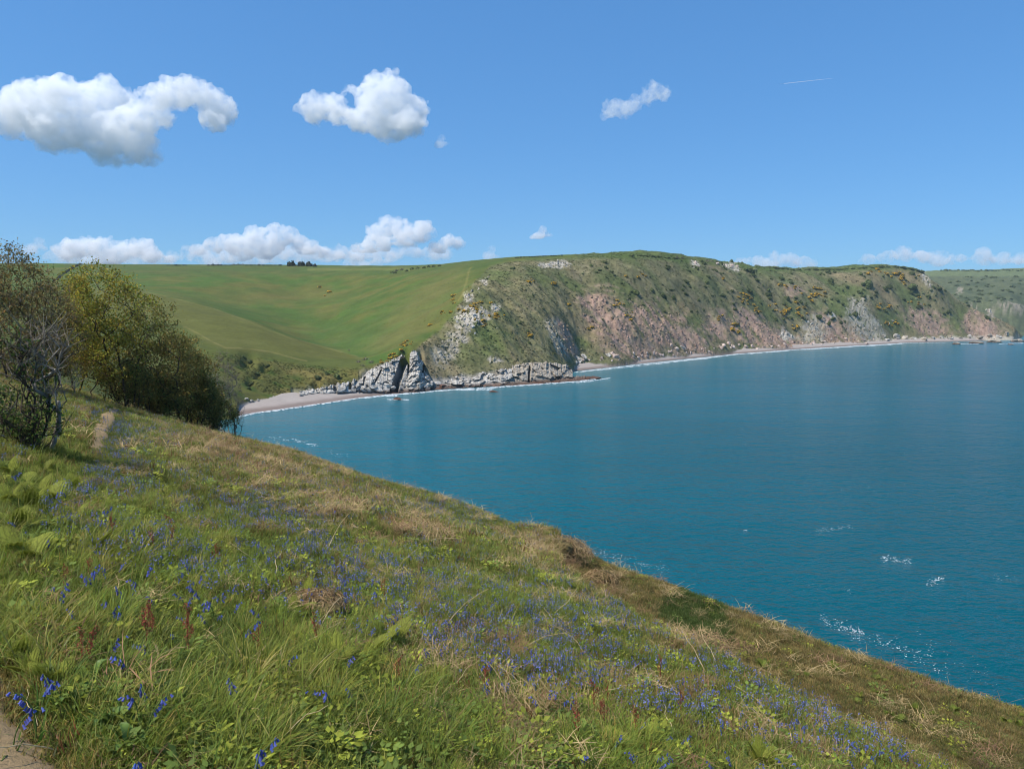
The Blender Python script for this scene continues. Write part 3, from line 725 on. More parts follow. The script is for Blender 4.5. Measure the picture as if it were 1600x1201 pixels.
CL = [
 ('cloud', [(20, 180, 34), (60, 168, 36), (105, 160, 36), (150, 148, 33), (95, 205, 38), (150, 205, 40), (195, 205, 40), (210, 228, 30), (165, 232, 28), (240, 180, 22), (-15, 175, 30), (222, 172, 18), (265, 145, 26), (300, 145, 26), (335, 165, 28), (250, 155, 22), (338, 190, 18)], 4000, 2.2, M_CLOUD, 'largest white cumulus cloud with two humps, at the upper left', None, 1.0),
 ('cloud', [(488, 165, 24), (520, 162, 20), (475, 172, 14), (548, 140, 9), (600, 150, 38), (628, 170, 34), (590, 185, 32), (570, 190, 22), (640, 200, 24), (610, 205, 22), (535, 180, 16)], 4000, 2.0, M_CLOUD, 'rounded white cumulus cloud with a smaller puff on its left side, left of the middle', None, 1.0),
 ('cloud', [(958, 168, 14), (980, 166, 13), (1000, 158, 11), (1018, 147, 14), (1034, 146, 11), (948, 175, 7), (995, 172, 8), (1008, 155, 12), (990, 163, 12)], 4000, 1.6, M_CLOUD_THIN, 'small ragged cloud alone right of the middle of the sky', None, 1.0),
 ('cloud', [(690, 220, 8), (698, 226, 6)], 4000, 1.3, M_CLOUD_THIN, 'tiny faint wisp just right of the rounded cumulus', None, 0.8),
 ('cloud', [(100, 393, 18), (130, 385, 18), (140, 378, 12), (165, 386, 18), (195, 390, 18), (222, 388, 16), (245, 398, 14), (265, 405, 10), (180, 400, 20)], 14000, 1.7, M_CLOUD_FAR, 'low flat-based cloud resting on the skyline above the left field', 413, 0.7),
 ('cloud', [(310, 390, 12), (335, 384, 14), (365, 380, 18), (400, 372, 20), (430, 364, 16), (450, 370, 16), (420, 385, 22), (470, 382, 14), (490, 388, 13), (505, 395, 12), (380, 392, 14), (525, 398, 11)], 14000, 1.7, M_CLOUD_FAR, 'long low cloud sloping up to a puffy top above the dark tree clump', 408, 0.7),
 ('cloud', [(590, 362, 18), (605, 352, 15), (628, 358, 18), (655, 362, 18), (665, 356, 12), (630, 376, 16), (580, 380, 14), (600, 385, 12), (560, 388, 11), (575, 395, 12)], 14000, 1.7, M_CLOUD_FAR, 'tallest low cauliflower cloud above the valley skyline', 392, 0.7),
 ('cloud', [(680, 385, 10), (700, 378, 13), (713, 380, 11), (690, 390, 10)], 14000, 1.5, M_CLOUD_FAR, 'small puff at the right end of the cauliflower cloud', 394, 0.7),
 ('cloud', [(849, 364, 9), (842, 368, 7), (857, 368, 7)], 14000, 1.3, M_CLOUD_FAR, 'small lone puff above the middle of the headland skyline', 372, 0.7),
 ('cloud', [(768, 395, 10), (774, 400, 9)], 14000, 1.3, M_CLOUD_HAZY, 'faint puff half hidden by the rising skyline of the headland', None, 0.7),
 ('cloud', [(57, 383, 11), (50, 388, 9), (66, 386, 8)], 14000, 1.4, M_CLOUD_HAZY, 'faint small puff above the brown trees at the left', None, 0.7),
 ('cloud', [(1160, 410, 9), (1185, 407, 11), (1210, 404, 13), (1230, 407, 12), (1255, 410, 12), (1270, 413, 9), (1200, 414, 14)], 16000, 1.7, M_CLOUD_HAZY, 'pale hazy low cloud above the dip in the right skyline', None, 0.7),
 ('cloud', [(1355, 405, 10), (1380, 402, 12), (1410, 398, 13), (1440, 400, 13), (1470, 402, 13), (1500, 404, 13), (1530, 402, 13), (1560, 405, 13), (1590, 406, 13), (1620, 406, 13)], 16000, 1.8, M_CLOUD_HAZY, 'long pale bank of cloud above the far right hill', None, 0.7),
 ('cloud', [(590, 409, 9), (603, 408, 8), (570, 412, 9), (545, 412, 9)], 16000, 1.5, M_CLOUD_HAZY, 'low white sliver of cloud on the skyline right of the tree clump', None, 0.7),
 ('cloud', [(335, 408, 9), (346, 408, 10), (358, 408, 9)], 17000, 1.6, M_CLOUD_HAZY, 'faint sliver of cloud on the skyline behind the hedge', None, 0.7),
]
CL += [
 ('cloud', [(x_, 402 + 2 * math.sin(x_), 13) for x_ in range(85, 275, 14)], 17000, 1.8, M_CLOUD_HAZY, 'pale veil of cloud behind the low flat-based cloud at the left', None, 0.7),
 ('cloud', [(x_, 398 + 3 * math.sin(x_), 14) for x_ in range(300, 560, 15)], 17000, 1.8, M_CLOUD_HAZY, 'pale veil of cloud behind the long low cloud', None, 0.7),
 ('cloud', [(x_, 396 + 2 * math.sin(x_), 11) for x_ in range(555, 700, 12)], 17000, 1.8, M_CLOUD_HAZY, 'pale veil of cloud under the cauliflower cloud', None, 0.7),
]
for i, (nm_, bl, Yc, vx, mt, lab, fl, ro) in enumerate(CL):
    cloud(nm_, bl, Yc, vx, mt, lab, seed=i, flat=fl, rough=ro, puffs=14 if len(bl) < 12 else 10)

# contrail and the aircraft that draws it
c0, c1 = unproj(1223.5, 131, 26000), unproj(1302, 122.5, 30000)
mb = MB(); ns, nr = 40, 8
d_ = (c1 - c0); ln_ = np.linalg.norm(d_); d_ /= ln_
e1 = np.cross(d_, (0, 0, 1)); e1 /= np.linalg.norm(e1); e2 = np.cross(e1, d_)
V = []
for i in range(ns):
    t = i / (ns - 1); r0 = (11 + 14 * t ** 0.6) * (1 - .75 * t) * (1 + 0.08 * math.sin(i * 2.1)) * (1 if 0 < i < ns - 1 else 0.1)
    for k in range(nr):
        an = 2 * math.pi * k / nr; V.append(d_ * ln_ * t + (e1 * math.cos(an) + e2 * math.sin(an)) * r0)
Q = [(i * nr + k, i * nr + (k + 1) % nr, (i + 1) * nr + (k + 1) % nr, (i + 1) * nr + k) for i in range(ns - 1) for k in range(nr)]
mb.add(V, Q=Q)
mb.add([V[0] * 0, d_ * ln_], T=None)
cm = mb.mesh('contrail', (mat_cloud('contrail_ice', 0.008),), True)
bmc = bmesh.new(); bmc.from_mesh(cm); bmesh.ops.delete(bmc, geom=[v_ for v_ in bmc.verts if not v_.link_faces], context='VERTS')
bmesh.ops.holes_fill(bmc, edges=bmc.edges[:], sides=0); bmesh.ops.recalc_face_normals(bmc, faces=bmc.faces[:]); bmc.to_mesh(cm); bmc.free()
o = link('contrail', cm, loc=c0)
tag(o, 'thin white contrail trailing behind a tiny airliner, upper right sky', 'contrail')
ap = link('airliner', None, loc=unproj(1220, 131.3, 25900), rot=(0, 0, math.atan2(-d_[1], -d_[0])))
tag(ap, 'tiny white airliner at the left tip of the contrail', 'aircraft')
M_PLANE = mat_plain('white_aircraft_paint', (0.8, 0.8, 0.8), 0.35)
def loft(rings, closed=True):
    n = len(rings[0]); V = np.concatenate(rings); Q = [(i * n + k, i * n + (k + 1) % n, (i + 1) * n + (k + 1) % n, (i + 1) * n + k) for i in range(len(rings) - 1) for k in range(n)]
    return V, Q
fr = [np.array([(x, r * math.cos(a), r * math.sin(a)) for a in np.linspace(0, 2 * math.pi, 10, endpoint=False)]) for x, r in [(30, .2), (27, 2), (20, 2.9), (-15, 2.9), (-25, 1.6), (-31, .4)]]
mb = MB(); V, Q = loft(fr); mb.add(V, Q=Q); link('fuselage', mb.mesh('fuselage', (M_PLANE,), True), ap)
for s in (-1, 1):
    mb = MB(); V, Q = loft([np.array([(6, 2 * s, -.5), (-5, 2 * s, -.5), (-5, 2 * s, .3), (6, 2 * s, .3)]), np.array([(-8, 29 * s, 1.2), (-11, 29 * s, 1.2), (-11, 29 * s, 1.5), (-8, 29 * s, 1.5)])]); mb.add(V, Q=Q)
    link('wing', mb.mesh('wing', (M_PLANE,)), ap)
    mb = MB(); V, Q = loft([np.array([(-23, 1 * s, 1), (-29, 1 * s, 1), (-29, 1 * s, 1.3), (-23, 1 * s, 1.3)]), np.array([(-29, 10 * s, 1.6), (-31, 10 * s, 1.6), (-31, 10 * s, 1.8), (-29, 10 * s, 1.8)])]); mb.add(V, Q=Q)
    link('tailplane', mb.mesh('tailplane', (M_PLANE,)), ap)
mb = MB(); V, Q = loft([np.array([(-21, -.3, 1.5), (-29, -.3, 1.5), (-29, .3, 1.5), (-21, .3, 1.5)]), np.array([(-29, -.2, 10), (-32, -.2, 10), (-32, .2, 10), (-29, .2, 10)])]); mb.add(V, Q=Q)
link('tail_fin', mb.mesh('tail_fin', (M_PLANE,)), ap)
# ------------------------------------------------------------------ rocks along the shore and on the slopes
def cell_offsets(P, seed, ncell, amp):
    r_ = np.random.default_rng(seed); lo, hi = P.min(0), P.max(0)
    S = r_.uniform(lo, hi, (ncell, 3)); off = r_.uniform(-amp, amp, ncell)
    k = np.empty(len(P), int)
    for i in range(0, len(P), 4000): k[i:i + 4000] = ((P[i:i + 4000, None] - S[None]) ** 2).sum(2).argmin(1)
    return off[k]
def rock_mesh(seed, dims=(1, 1, 1), cuts=16, sub=ICO3, noise=0.03, mats=()):
    r_ = np.random.default_rng(seed)
    V = sub[0].copy()
    for k in range(cuts):
        n = r_.normal(size=3); n /= np.linalg.norm(n); d = r_.uniform(0.42, 0.8)
        h = V @ n - d; V -= np.outer(np.maximum(h, 0), n)
    N_ = V / np.linalg.norm(V, axis=1)[:, None]
    V = V + N_ * (cell_offsets(V * np.array([1, 1, 1.8]), seed, 45, 0.10) + cell_offsets(V * np.array([1, 1, 1.6]), seed + 3, 160, 0.05))[:, None]
    V += noise * np.stack([noise2(V[:, 0] * 4 + seed, V[:, 1] * 4 + V[:, 2] * 3), noise2(V[:, 1] * 4, V[:, 2] * 4 + seed), noise2(V[:, 2] * 4, V[:, 0] * 4 - seed)], -1)
    return mesh_np('rock', V * np.array(dims), sub[1], None, False, mats)
M_WROCK = mat_rock('pale_slate', tuple(lin(112, 106, 98)), tuple(lin(202, 196, 186)), 0.4)
M_GROCK = mat_rock('grey_bedded_rock', tuple(lin(112, 102, 90)), tuple(lin(182, 172, 156)), 0.5)
M_PROCK = mat_rock('pinkish_fallen_rock', tuple(lin(150, 126, 114)), tuple(lin(214, 196, 184)), 0.6)
M_BROCK = mat_rock('brown_wet_rock', tuple(lin(70, 52, 44)), tuple(lin(132, 98, 82)), 0.6)
rock_var = {k: [rock_mesh(40 + i + 10 * j, (1, 1, 1), mats=(m,)) for i in range(6)] for j, (k, m) in enumerate([('w', M_WROCK), ('g', M_GROCK), ('p', M_PROCK), ('b', M_BROCK)])}
def at_far(px, py, Y=None):
    if Y is not None: return unproj(px, py, Y)
    h_ = far_hit(px, py)
    return h_ if h_ is not None else unproj(px, py, shore_Y(px, max(py, 500)))

# sea cliffs: faces of broken, bedded rock standing in front of the hill, with loose slabs on them
def cliff_face(root, name, pxs, bases, tops, back, mat, nx, nz, seed, amp, dip, cells, notches=(), depths=None):
    """A rock face from the shoreline up: base at the water, top further back, blocks standing proud of each other."""
    r_ = np.random.default_rng(seed)
    xs = np.linspace(pxs[0], pxs[-1], nx); by = np.interp(xs, pxs, bases); ty = np.interp(xs, pxs, tops)
    Yb = np.array([shore_Y(x, y) for x, y in zip(xs, by)]) if depths is None else np.interp(xs, pxs, depths); Bp = np.array([unproj(x, y, Y) for x, y, Y in zip(xs, by, Yb)])
    t = np.linspace(-0.12, 1.12, nz); ty = ty + 2.2 * noise2(xs / 5, 0 * xs + seed) + 1.5 * noise2(xs / 2, 0 * xs + seed)
    P = np.zeros((nx, nz, 3))
    for j, tt_ in enumerate(t):
        yy = by + (ty - by) * tt_; Y = Yb + back * tt_ ** 1.3 if tt_ > 0 else Yb
        for i_ in range(nx): P[i_, j] = unproj(xs[i_], yy[i_], Y[i_] if np.ndim(Y) else Y)
    Q = P.reshape(-1, 3)
    B = np.c_[Q[:, 0] * math.cos(dip) + Q[:, 2] * math.sin(dip), (Q[:, 2] * math.cos(dip) - Q[:, 0] * math.sin(dip)) * 2.0, Q[:, 1] * .6]
    off = cell_offsets(B, seed, cells, amp) + cell_offsets(B, seed + 1, cells * 5, amp * .45) + .4 * amp * noise2(Q[:, 0] / 9, Q[:, 2] / 4)
    PXq = np.repeat(xs, nz); PYq = (by[:, None] + (ty - by)[:, None] * t[None]).ravel()
    for x0, y0, x1, y1, w, dep in notches:
        tt_ = np.clip(((PXq - x0) * (x1 - x0) + (PYq - y0) * (y1 - y0)) / ((x1 - x0) ** 2 + (y1 - y0) ** 2), 0, 1)
        d = np.hypot(PXq - x0 - tt_ * (x1 - x0), PYq - y0 - tt_ * (y1 - y0)); off -= dep * (d < w)
    Q = Q + np.outer(off, (0.25, -0.93, 0.12)); Q[np.tile(t > 1.05, nx)] += (0, 9, -2.5)
    ii = np.arange(nx * nz).reshape(nx, nz); F4 = np.stack([ii[:-1, :-1], ii[1:, :-1], ii[1:, 1:], ii[:-1, 1:]], -1).reshape(-1, 4)
    base = np.array(root.location)
    return link(name, mesh_np(name, Q - base, F4, None, False, (mat,)), root)
def slabs(root, spec, kind):
    base = np.array(root.location)
    for i, (px, py, Y, wpx, hpx, dep, tilt, yaw) in enumerate(spec):
        p = at_far(px, py, Y); s = p[1] / F
        link('slab', rock_var[kind][i % 6], root, loc=p - base, rot=(rng.uniform(-.15, .15), tilt, yaw + rng.uniform(-.15, .15)), scale=(wpx * s * .72, dep, hpx * s * .72))
r1 = link('sea_cliff', None, loc=at_far(620, 612, shore_Y(620, 614))); tag(r1, 'white slabby sea cliff with a dark slanting cleft, right of the small beach', 'sea cliff')
cliff_face(r1, 'rock_face', [556, 575, 600, 620, 634, 637], [607, 610, 611.5, 612, 612.5, 612.5], [590, 580, 570, 561, 553, 555], 16, M_WROCK, 140, 64, 5, 2.0, -.5, 190, [(637, 549, 615, 613, 6.5, 14), (596, 578, 585, 600, 1.2, 3), (570, 590, 566, 606, 1.5, 4)], [361, 365, 370, 374, 378, 379])
cliff_face(r1, 'rock_face', [624, 636, 646, 655, 664, 672], [613, 613, 613, 612, 611, 610], [594, 580, 569, 567, 582, 591], 13, M_WROCK, 100, 54, 9, 2.0, .35, 150, [(655, 556, 661, 580, 2.2, 8)], [376, 377, 378, 380, 383, 386])
cliff_face(r1, 'rock_face', [640, 646, 652, 657, 661], [572, 571, 570, 574, 578], [553, 547, 548, 556, 568], 6, M_WROCK, 40, 40, 19, 1.0, .2, 30, [(652, 546, 657, 560, 3.0, 5)], [392, 392, 393, 394, 396])
cliff_face(r1, 'rock_face', [468, 490, 510, 525, 540, 556], [618, 616, 614, 612, 611.5, 610], [611, 608, 604, 599, 598, 592], 5, M_WROCK, 110, 26, 12, 1.2, .1, 60, [(526, 592, 524, 608, 3.5, 6), (497, 600, 497, 610, 2.5, 4), (549, 590, 547, 606, 2.2, 6)], [336, 343, 348, 352, 356, 361])
slabs(r1, [(602, 603, 376, 22, 12, 4, .1, .2), (585, 604, 374, 20, 11, 4, .1, .2), (640, 603, 384, 26, 14, 5, .12, .3), (660, 604, 389, 24, 11, 5, .05, .3), (566, 606, 366, 14, 8, 3, 0, 0), (613, 607, 377, 8, 8, 3, 0, .3)], 'w')
r2 = link('rock_shelf', None, loc=at_far(730, 605, shore_Y(730, 606))); tag(r2, 'pale broken rock shelf along the foot of the headland', 'rock shelf')
cliff_face(r2, 'rock_face', [668, 690, 730, 760, 790, 800], [610, 608, 605.5, 604, 602.5, 602], [588, 591, 586, 581, 577, 577], 12, M_WROCK, 200, 46, 22, 1.9, .12, 320)
slabs(r2, [(px, py - 3, shore_Y(px, py + 2) + 4, 20, 6, 4, .03, .45) for px, py in [(690, 606), (715, 604), (742, 603), (770, 601)]], 'b')
r3 = link('rock_ledge', None, loc=at_far(860, 598, shore_Y(860, 598))); tag(r3, 'grey-brown bedded rock ledge running out into the sea at the headland point', 'rock ledge')
cliff_face(r3, 'rock_face', [778, 800, 830, 860, 885, 894], [603, 601.5, 599.5, 597, 594.5, 594], [578, 572, 567, 567, 571, 580], 16, M_GROCK, 170, 60, 31, 1.5, -.04, 260, [(829, 564, 827, 598, 2.0, 12), (799, 572, 792, 590, 1.0, 5), (870, 590, 874, 590, 1.6, 4)])
cliff_face(r3, 'low_shelf', [800, 850, 880, 905, 925, 938], [602.5, 599, 596.5, 594, 592, 590.5], [597, 593, 590, 587.5, 587.5, 589.5], 12, M_GROCK, 150, 20, 37, .9, -.03, 120)
slabs(r3, [(px, py - 1.2, shore_Y(px, py) + 2, 24, 4.2, 4, .0, .5) for px, py in [(845, 600), (870, 597.5), (893, 595.5), (915, 593.5), (930, 592)]], 'b')
for px, py, w, h_ in [(620, 622, 22, 6), (770, 610, 18, 3.5), (1555, 533, 24, 5), (1590, 532, 22, 8), (1580, 536.5, 14, 3), (1495, 536, 14, 4), (1525, 534.5, 26, 4)]:
    Y = shore_Y(px, py + 2); p = unproj(px, py, Y); s = Y / F
    k = 'b' if px < 800 else 'g'
    lab = {620: 'low reddish rock awash in surf below the dark cleft', 770: 'low brown rock awash in foam off the pale shelf', 1555: 'flat pale rock off the far right point', 1590: 'largest pale rock off the far right point',
           1580: 'small rock in front of the largest rock off the right point', 1495: 'leftmost low rock off the far right point', 1525: 'long low rock off the far right point'}[px]
    tag(link('sea_rock', rock_var[k][int(px) % 6], loc=(p[0], p[1], 0.1), rot=(0, 0, rng.uniform(-.3, .3)), scale=(w * s * .6, w * s * .5, h_ * s * .75)), lab, 'rock', 'rocks standing in the sea')
# outcrops on the slopes
def outcrop(label, spots, kind, seed=0):
    p0 = at_far(*spots[0][:2]); root = link('rock_outcrop', None, loc=p0); tag(root, label, 'outcrop', 'rock outcrops on the hillside')
    for i, (px, py, w, h_, t) in enumerate(spots):
        p = at_far(px, py); s = p[1] / F
        link('boulder', rock_var[kind][(i + seed) % 6], root, loc=p - p0 + np.array([0, 0, -.2 * h_ * s]), rot=(rng.uniform(-.3, .3), t, rng.uniform(0, 6)), scale=(w * s * .6, w * s * .45, h_ * s * .7))
outcrop('broken white outcrop among gorse, highest on the headland ridge face', [(748, 487, 9, 8, .3), (740, 493, 10, 8, .2), (733, 498, 12, 9, .2), (744, 502, 10, 7, 0), (752, 481, 8, 6, 0), (725, 500, 9, 8, 0), (715, 503, 8, 6, 0), (738, 511, 9, 7, .2), (730, 508, 8, 6, 0), (735, 518, 6, 5, 0), (742, 522, 5, 4, 0)], 'w')
outcrop('small white outcrop right of the gorse on the ridge', [(774, 482, 10, 6, 0), (766, 474, 5, 3, 0), (780, 484, 5, 3, 0)], 'w', 1)
outcrop('grey crag with a dark overhang below the ridge path', [(731, 463, 10, 14, .3), (736, 456, 8, 12, .4), (746, 453, 7, 14, -.5), (751, 458, 5, 16, -.4), (758, 438, 5, 5, 0), (763, 434, 5, 4, 0)], 'g', 2)
outcrop('row of bare rock teeth just below the headland top', [(842, 415, 6, 6, 0), (850, 416, 6, 5, 0), (857, 415, 6, 7, 0), (864, 412, 5, 10, .2), (871, 413, 5, 8, 0), (878, 412, 6, 12, .2), (884, 413, 5, 8, 0)], 'w', 3)
outcrop('pale quarried face below the skyline bushes', [(1086, 411, 8, 6, 0), (1092, 416, 6, 6, 0), (1120, 412, 12, 5, 0), (1132, 414, 12, 5, 0), (1144, 416, 10, 6, 0), (1152, 417, 6, 8, 0)], 'p', 1)
outcrop('bright white rock at the foot of the gorse bank', [(1222, 520, 9, 8, .2), (1230, 522, 9, 7, 0), (1226, 526, 10, 6, 0), (1236, 525, 6, 5, 0)], 'w', 2)
outcrop('pale rock streak above the dark shore crag', [(1262, 502, 6, 5, .3), (1268, 507, 6, 4, .3), (1274, 512, 6, 4, .3), (1257, 499, 6, 4, .3)], 'w', 4)
outcrop('narrow pale rock rib on the right headland brow', [(1443, 432, 4, 9, -.4), (1447, 440, 4, 10, -.4), (1452, 448, 4, 8, -.4)], 'w', 5)
outcrop('pair of white boulders on the right slope', [(1387, 505, 8, 4, 0), (1394, 503, 5, 3, 0)], 'w')
outcrop('grey crag above the right point', [(1546, 488, 8, 10, 0), (1551, 494, 6, 9, 0), (1540, 485, 6, 5, 0)], 'g', 1)
outcrop('pale pinnacle among fallen rock at the beach back', [(1021, 545, 3, 12, .1), (1022, 550, 4, 8, 0)], 'g', 3)
# fallen boulders along the beach foot: single ones
bl = []
for px in np.linspace(905, 1365, 62):
    py = np.interp(px, [900, 1000, 1080, 1160, 1240, 1320, 1365], [566, 558, 549, 544, 537, 533, 531]) + rng.normal(0, 2.2)
    bl.append((px + rng.normal(0, 3), py, rng.uniform(2.2, 6.5), 'p'))
bl += [(950, 556, 9, 'w'), (962, 558, 12, 'p'), (956, 552, 8, 'p'), (940, 561, 7, 'p'), (905, 562, 14, 'w'), (912, 560, 9, 'w'), (900, 566, 7, 'w'), (990, 553, 6, 'p'), (1035, 555, 7, 'p'), (1048, 541, 8, 'p'), (1056, 545, 9, 'p'), (1066, 546, 8, 'w'),
       (1130, 540, 9, 'p'), (1138, 538, 8, 'p'), (1144, 542, 8, 'p'), (1165, 542, 7, 'p'), (1385, 531, 9, 'w'), (1400, 530, 12, 'w'), (1414, 529, 13, 'g'), (1428, 530, 10, 'w'), (1442, 531, 12, 'g'), (1458, 530, 9, 'w'), (1470, 529, 10, 'g'), (1485, 530, 8, 'w'),
       (1500, 529, 9, 'g'), (1515, 528, 8, 'w'), (1530, 529, 9, 'g'), (1545, 527, 8, 'g'), (1560, 526, 9, 'w'), (1572, 524, 8, 'g'), (384, 624, 8, 'w'), (395, 628, 7, 'w'), (403, 626, 5, 'w'), (484, 611, 4, 'w'), (1010, 552, 5, 'p'), (1380, 527, 7, 'g')]
for i, (px, py, w, k) in enumerate(bl):
    p = at_far(px, py); s = p[1] / F
    if px < 600: lab, g = 'pale boulder at the left end of the small beach', 'boulders on the small beach'
    elif px < 1370: lab, g = {'p': 'pinkish fallen boulder along the back of the long shingle beach', 'w': 'white fallen boulder along the back of the long shingle beach'}[k], 'boulders fallen onto the long beach'
    else: lab, g = {'w': 'pale shore boulder at the foot of the right headland', 'g': 'grey shore boulder at the foot of the right headland'}[k], 'boulders along the right shore'
    tag(link('boulder_rock', rock_var[k][i % 6], loc=p, rot=(rng.uniform(-.4, .4), rng.uniform(-.4, .4), rng.uniform(0, 6)), scale=np.array([rng.uniform(.5, .8), .6, rng.uniform(.35, .75)]) * w * s), lab, 'boulder', g)

# ------------------------------------------------------------------ surf and foam
M_FOAM = mat_plain('foam', (0.50, 0.58, 0.60), 0.8, (0.72, 0.76, 0.78), 0.3)
nt = M_FOAM.node_tree; tr = nt.nodes.new('ShaderNodeBsdfTransparent'); mx = nt.nodes.new('ShaderNodeMixShader'); nn = nt.nodes.new('ShaderNodeTexNoise'); nn.inputs['Scale'].default_value = 0.9; nn.inputs['Detail'].default_value = 5
mrf = nt.nodes.new('ShaderNodeMapRange'); mrf.inputs[1].default_value = 0.35; mrf.inputs[2].default_value = 0.6; mrf.inputs[3].default_value = 0.05; mrf.inputs[4].default_value = 0.9
tcf = nt.nodes.new('ShaderNodeTexCoord'); nt.links.new(tcf.outputs['Object'], nn.inputs['Vector']); nt.links.new(nn.outputs[0], mrf.inputs[0]); nt.links.new(mrf.outputs[0], mx.inputs[0])
nt.links.new(tr.outputs[0], mx.inputs[1]); nt.links.new(nt.nodes['Principled BSDF'].outputs[0], mx.inputs[2]); nt.links.new(mx.outputs[0], nt.nodes['Material Output'].inputs[0])
def foam_mesh(name, patches, label):
    mb = MB()
    for V, Q, T in patches: mb.add(V, Q, T)
    o = link(name, mb.mesh(name, (M_FOAM,), True)); tag(o, label, 'foam', None, 'stuff')
lines = [([(366, 653), (400, 645), (450, 638), (500, 631), (560, 622), (600, 618), (625, 618)], 2.6, 1.0), ([(600, 617), (650, 614), (690, 610), (720, 608), (760, 606), (800, 603), (850, 599.5), (900, 596), (938, 591)], 2.2, 1.2),
         ([(715, 609), (740, 609), (772, 608)], 1.6, 1.5), ([(900, 598), (925, 595), (955, 590)], 1.3, 1.5), ([(896, 582), (940, 576.5), (1000, 569.5), (1080, 561), (1150, 553.5), (1250, 546), (1350, 540), (1420, 536)], 1.7, 1.0), ([(930, 579), (1000, 571.5), (1080, 562.5)], .6, 2.2),
         ([(1050, 565), (1090, 561), (1130, 556.5)], 1.6, 1.2), ([(1490, 537.5), (1530, 537)], .7, 1.2), ([(1560, 537), (1600, 536)], .8, 1.0), ([(1380, 536), (1480, 535)], .35, 1.5), ([(1575, 520), (1600, 519)], 1.2, 1.2), ([(605, 624), (640, 624.5)], 1.3, 1.5)]
pat = []
for k, (ln_, wpx, rg) in enumerate(lines):
    ln_ = np.array(ln_, float); n = 260
    t = np.linspace(0, len(ln_) - 1, n); px = np.interp(t, np.arange(len(ln_)), ln_[:, 0]); py = np.interp(t, np.arange(len(ln_)), ln_[:, 1])
    na = noise2(px / 9.0 + k * 7, 0 * px); nb = noise2(px / 3.0, 0 * px + k); nc = noise2(px / 30.0 + 5, 0 * px + k)
    end = np.minimum(1, np.minimum(np.arange(n), n - 1 - np.arange(n)) / 12)
    lo = wpx * np.clip(0.55 + 0.7 * rg * (0.6 * na + 0.5 * nb) + 0.5 * nc, 0.02, 2.2) * end; up = wpx * 0.7 * np.clip(0.6 + 0.5 * na, 0.1, 1.5) * end
    r0 = []; r1 = []; rm = []
    for x, y, l, u in zip(px, py, lo, up):
        for arr, yy, z in ((r0, y - u, .06), (rm, y + l * .3, .32), (r1, y + l, .06)):
            q = unproj(x, yy, shore_Y(x, yy)); arr.append((q[0], q[1], z * (1 if l > .1 else .3)))
    V = np.array(r0 + rm + r1); Q = [(a * n + i, a * n + i + 1, (a + 1) * n + i + 1, (a + 1) * n + i) for a in (0, 1) for i in range(n - 1)]
    pat.append((V, Q, None))
foam_mesh('surf', pat, 'white lines of surf breaking along the beaches and rocks')
pat = []
def fleck(x, y, L_, W_):
    r_ = rng.uniform(.6, 1.2, 7); an = np.linspace(0, 2 * math.pi, 7, endpoint=False)
    Y = shore_Y(x, y); c = unproj(x, y, Y); s = Y / F
    V = np.c_[c[0] + L_ * s * r_ * np.cos(an), c[1] + W_ * s * r_ * np.sin(an), np.full(7, .05)]
    pat.append((np.vstack([V, [[c[0], c[1], .09]]]), None, [(i, (i + 1) % 7, 7) for i in range(7)]))
for x0, y0, x1, y1, sp, n, L_, W_ in [(930, 862, 1045, 890, 4, 150, 1.8, 1.6), (1282, 966, 1345, 992, 5, 240, 2.0, 2.2), (1330, 985, 1400, 1008, 6, 150, 2.0, 2.0), (1400, 1008, 1480, 1045, 8, 130, 2.2, 2.4), (1430, 1000, 1560, 1070, 14, 60, 1.5, 1.6), (1380, 871, 1424, 877, 3.0, 110, 2.6, 2.0), (1448, 911, 1474, 905, 3, 70, 2.4, 2.2),
                                      (1275, 829, 1330, 823, 1.8, 40, 2.2, 1.6), (1163, 829, 1169, 828, 1, 6, 2, 1.5), (420, 683, 455, 688, 1.2, 22, 2, 3), (458, 687, 498, 697, 1.6, 60, 2.6, 4), (405, 693, 422, 695, 2.0, 20, 3, 4), (510, 704, 545, 715, 2.5, 16, 1.6, 3), (1550, 900, 1590, 905, 3, 14, 2, 1.5), (1240, 915, 1330, 925, 4, 12, 1.4, 1.2), (980, 640, 1500, 760, 30, 26, 1.1, 2.5), (700, 600, 900, 650, 12, 10, 1.4, 4)]:
    for k in range(int(n * 1.5)):
        t = rng.uniform(); q = rng.normal(0, sp)
        if noise2(np.array((x0 + (x1 - x0) * t) / 7.0), np.array((y0 + q) / 4.0)) < -0.05 and n > 50: continue
        fleck(x0 + (x1 - x0) * t + rng.normal(0, 2), y0 + (y1 - y0) * t + q, L_ * rng.uniform(.15, .75), W_ * rng.uniform(.12, .5))
foam_mesh('sea_foam', pat, 'scattered white foam flecks drifting on the sea')

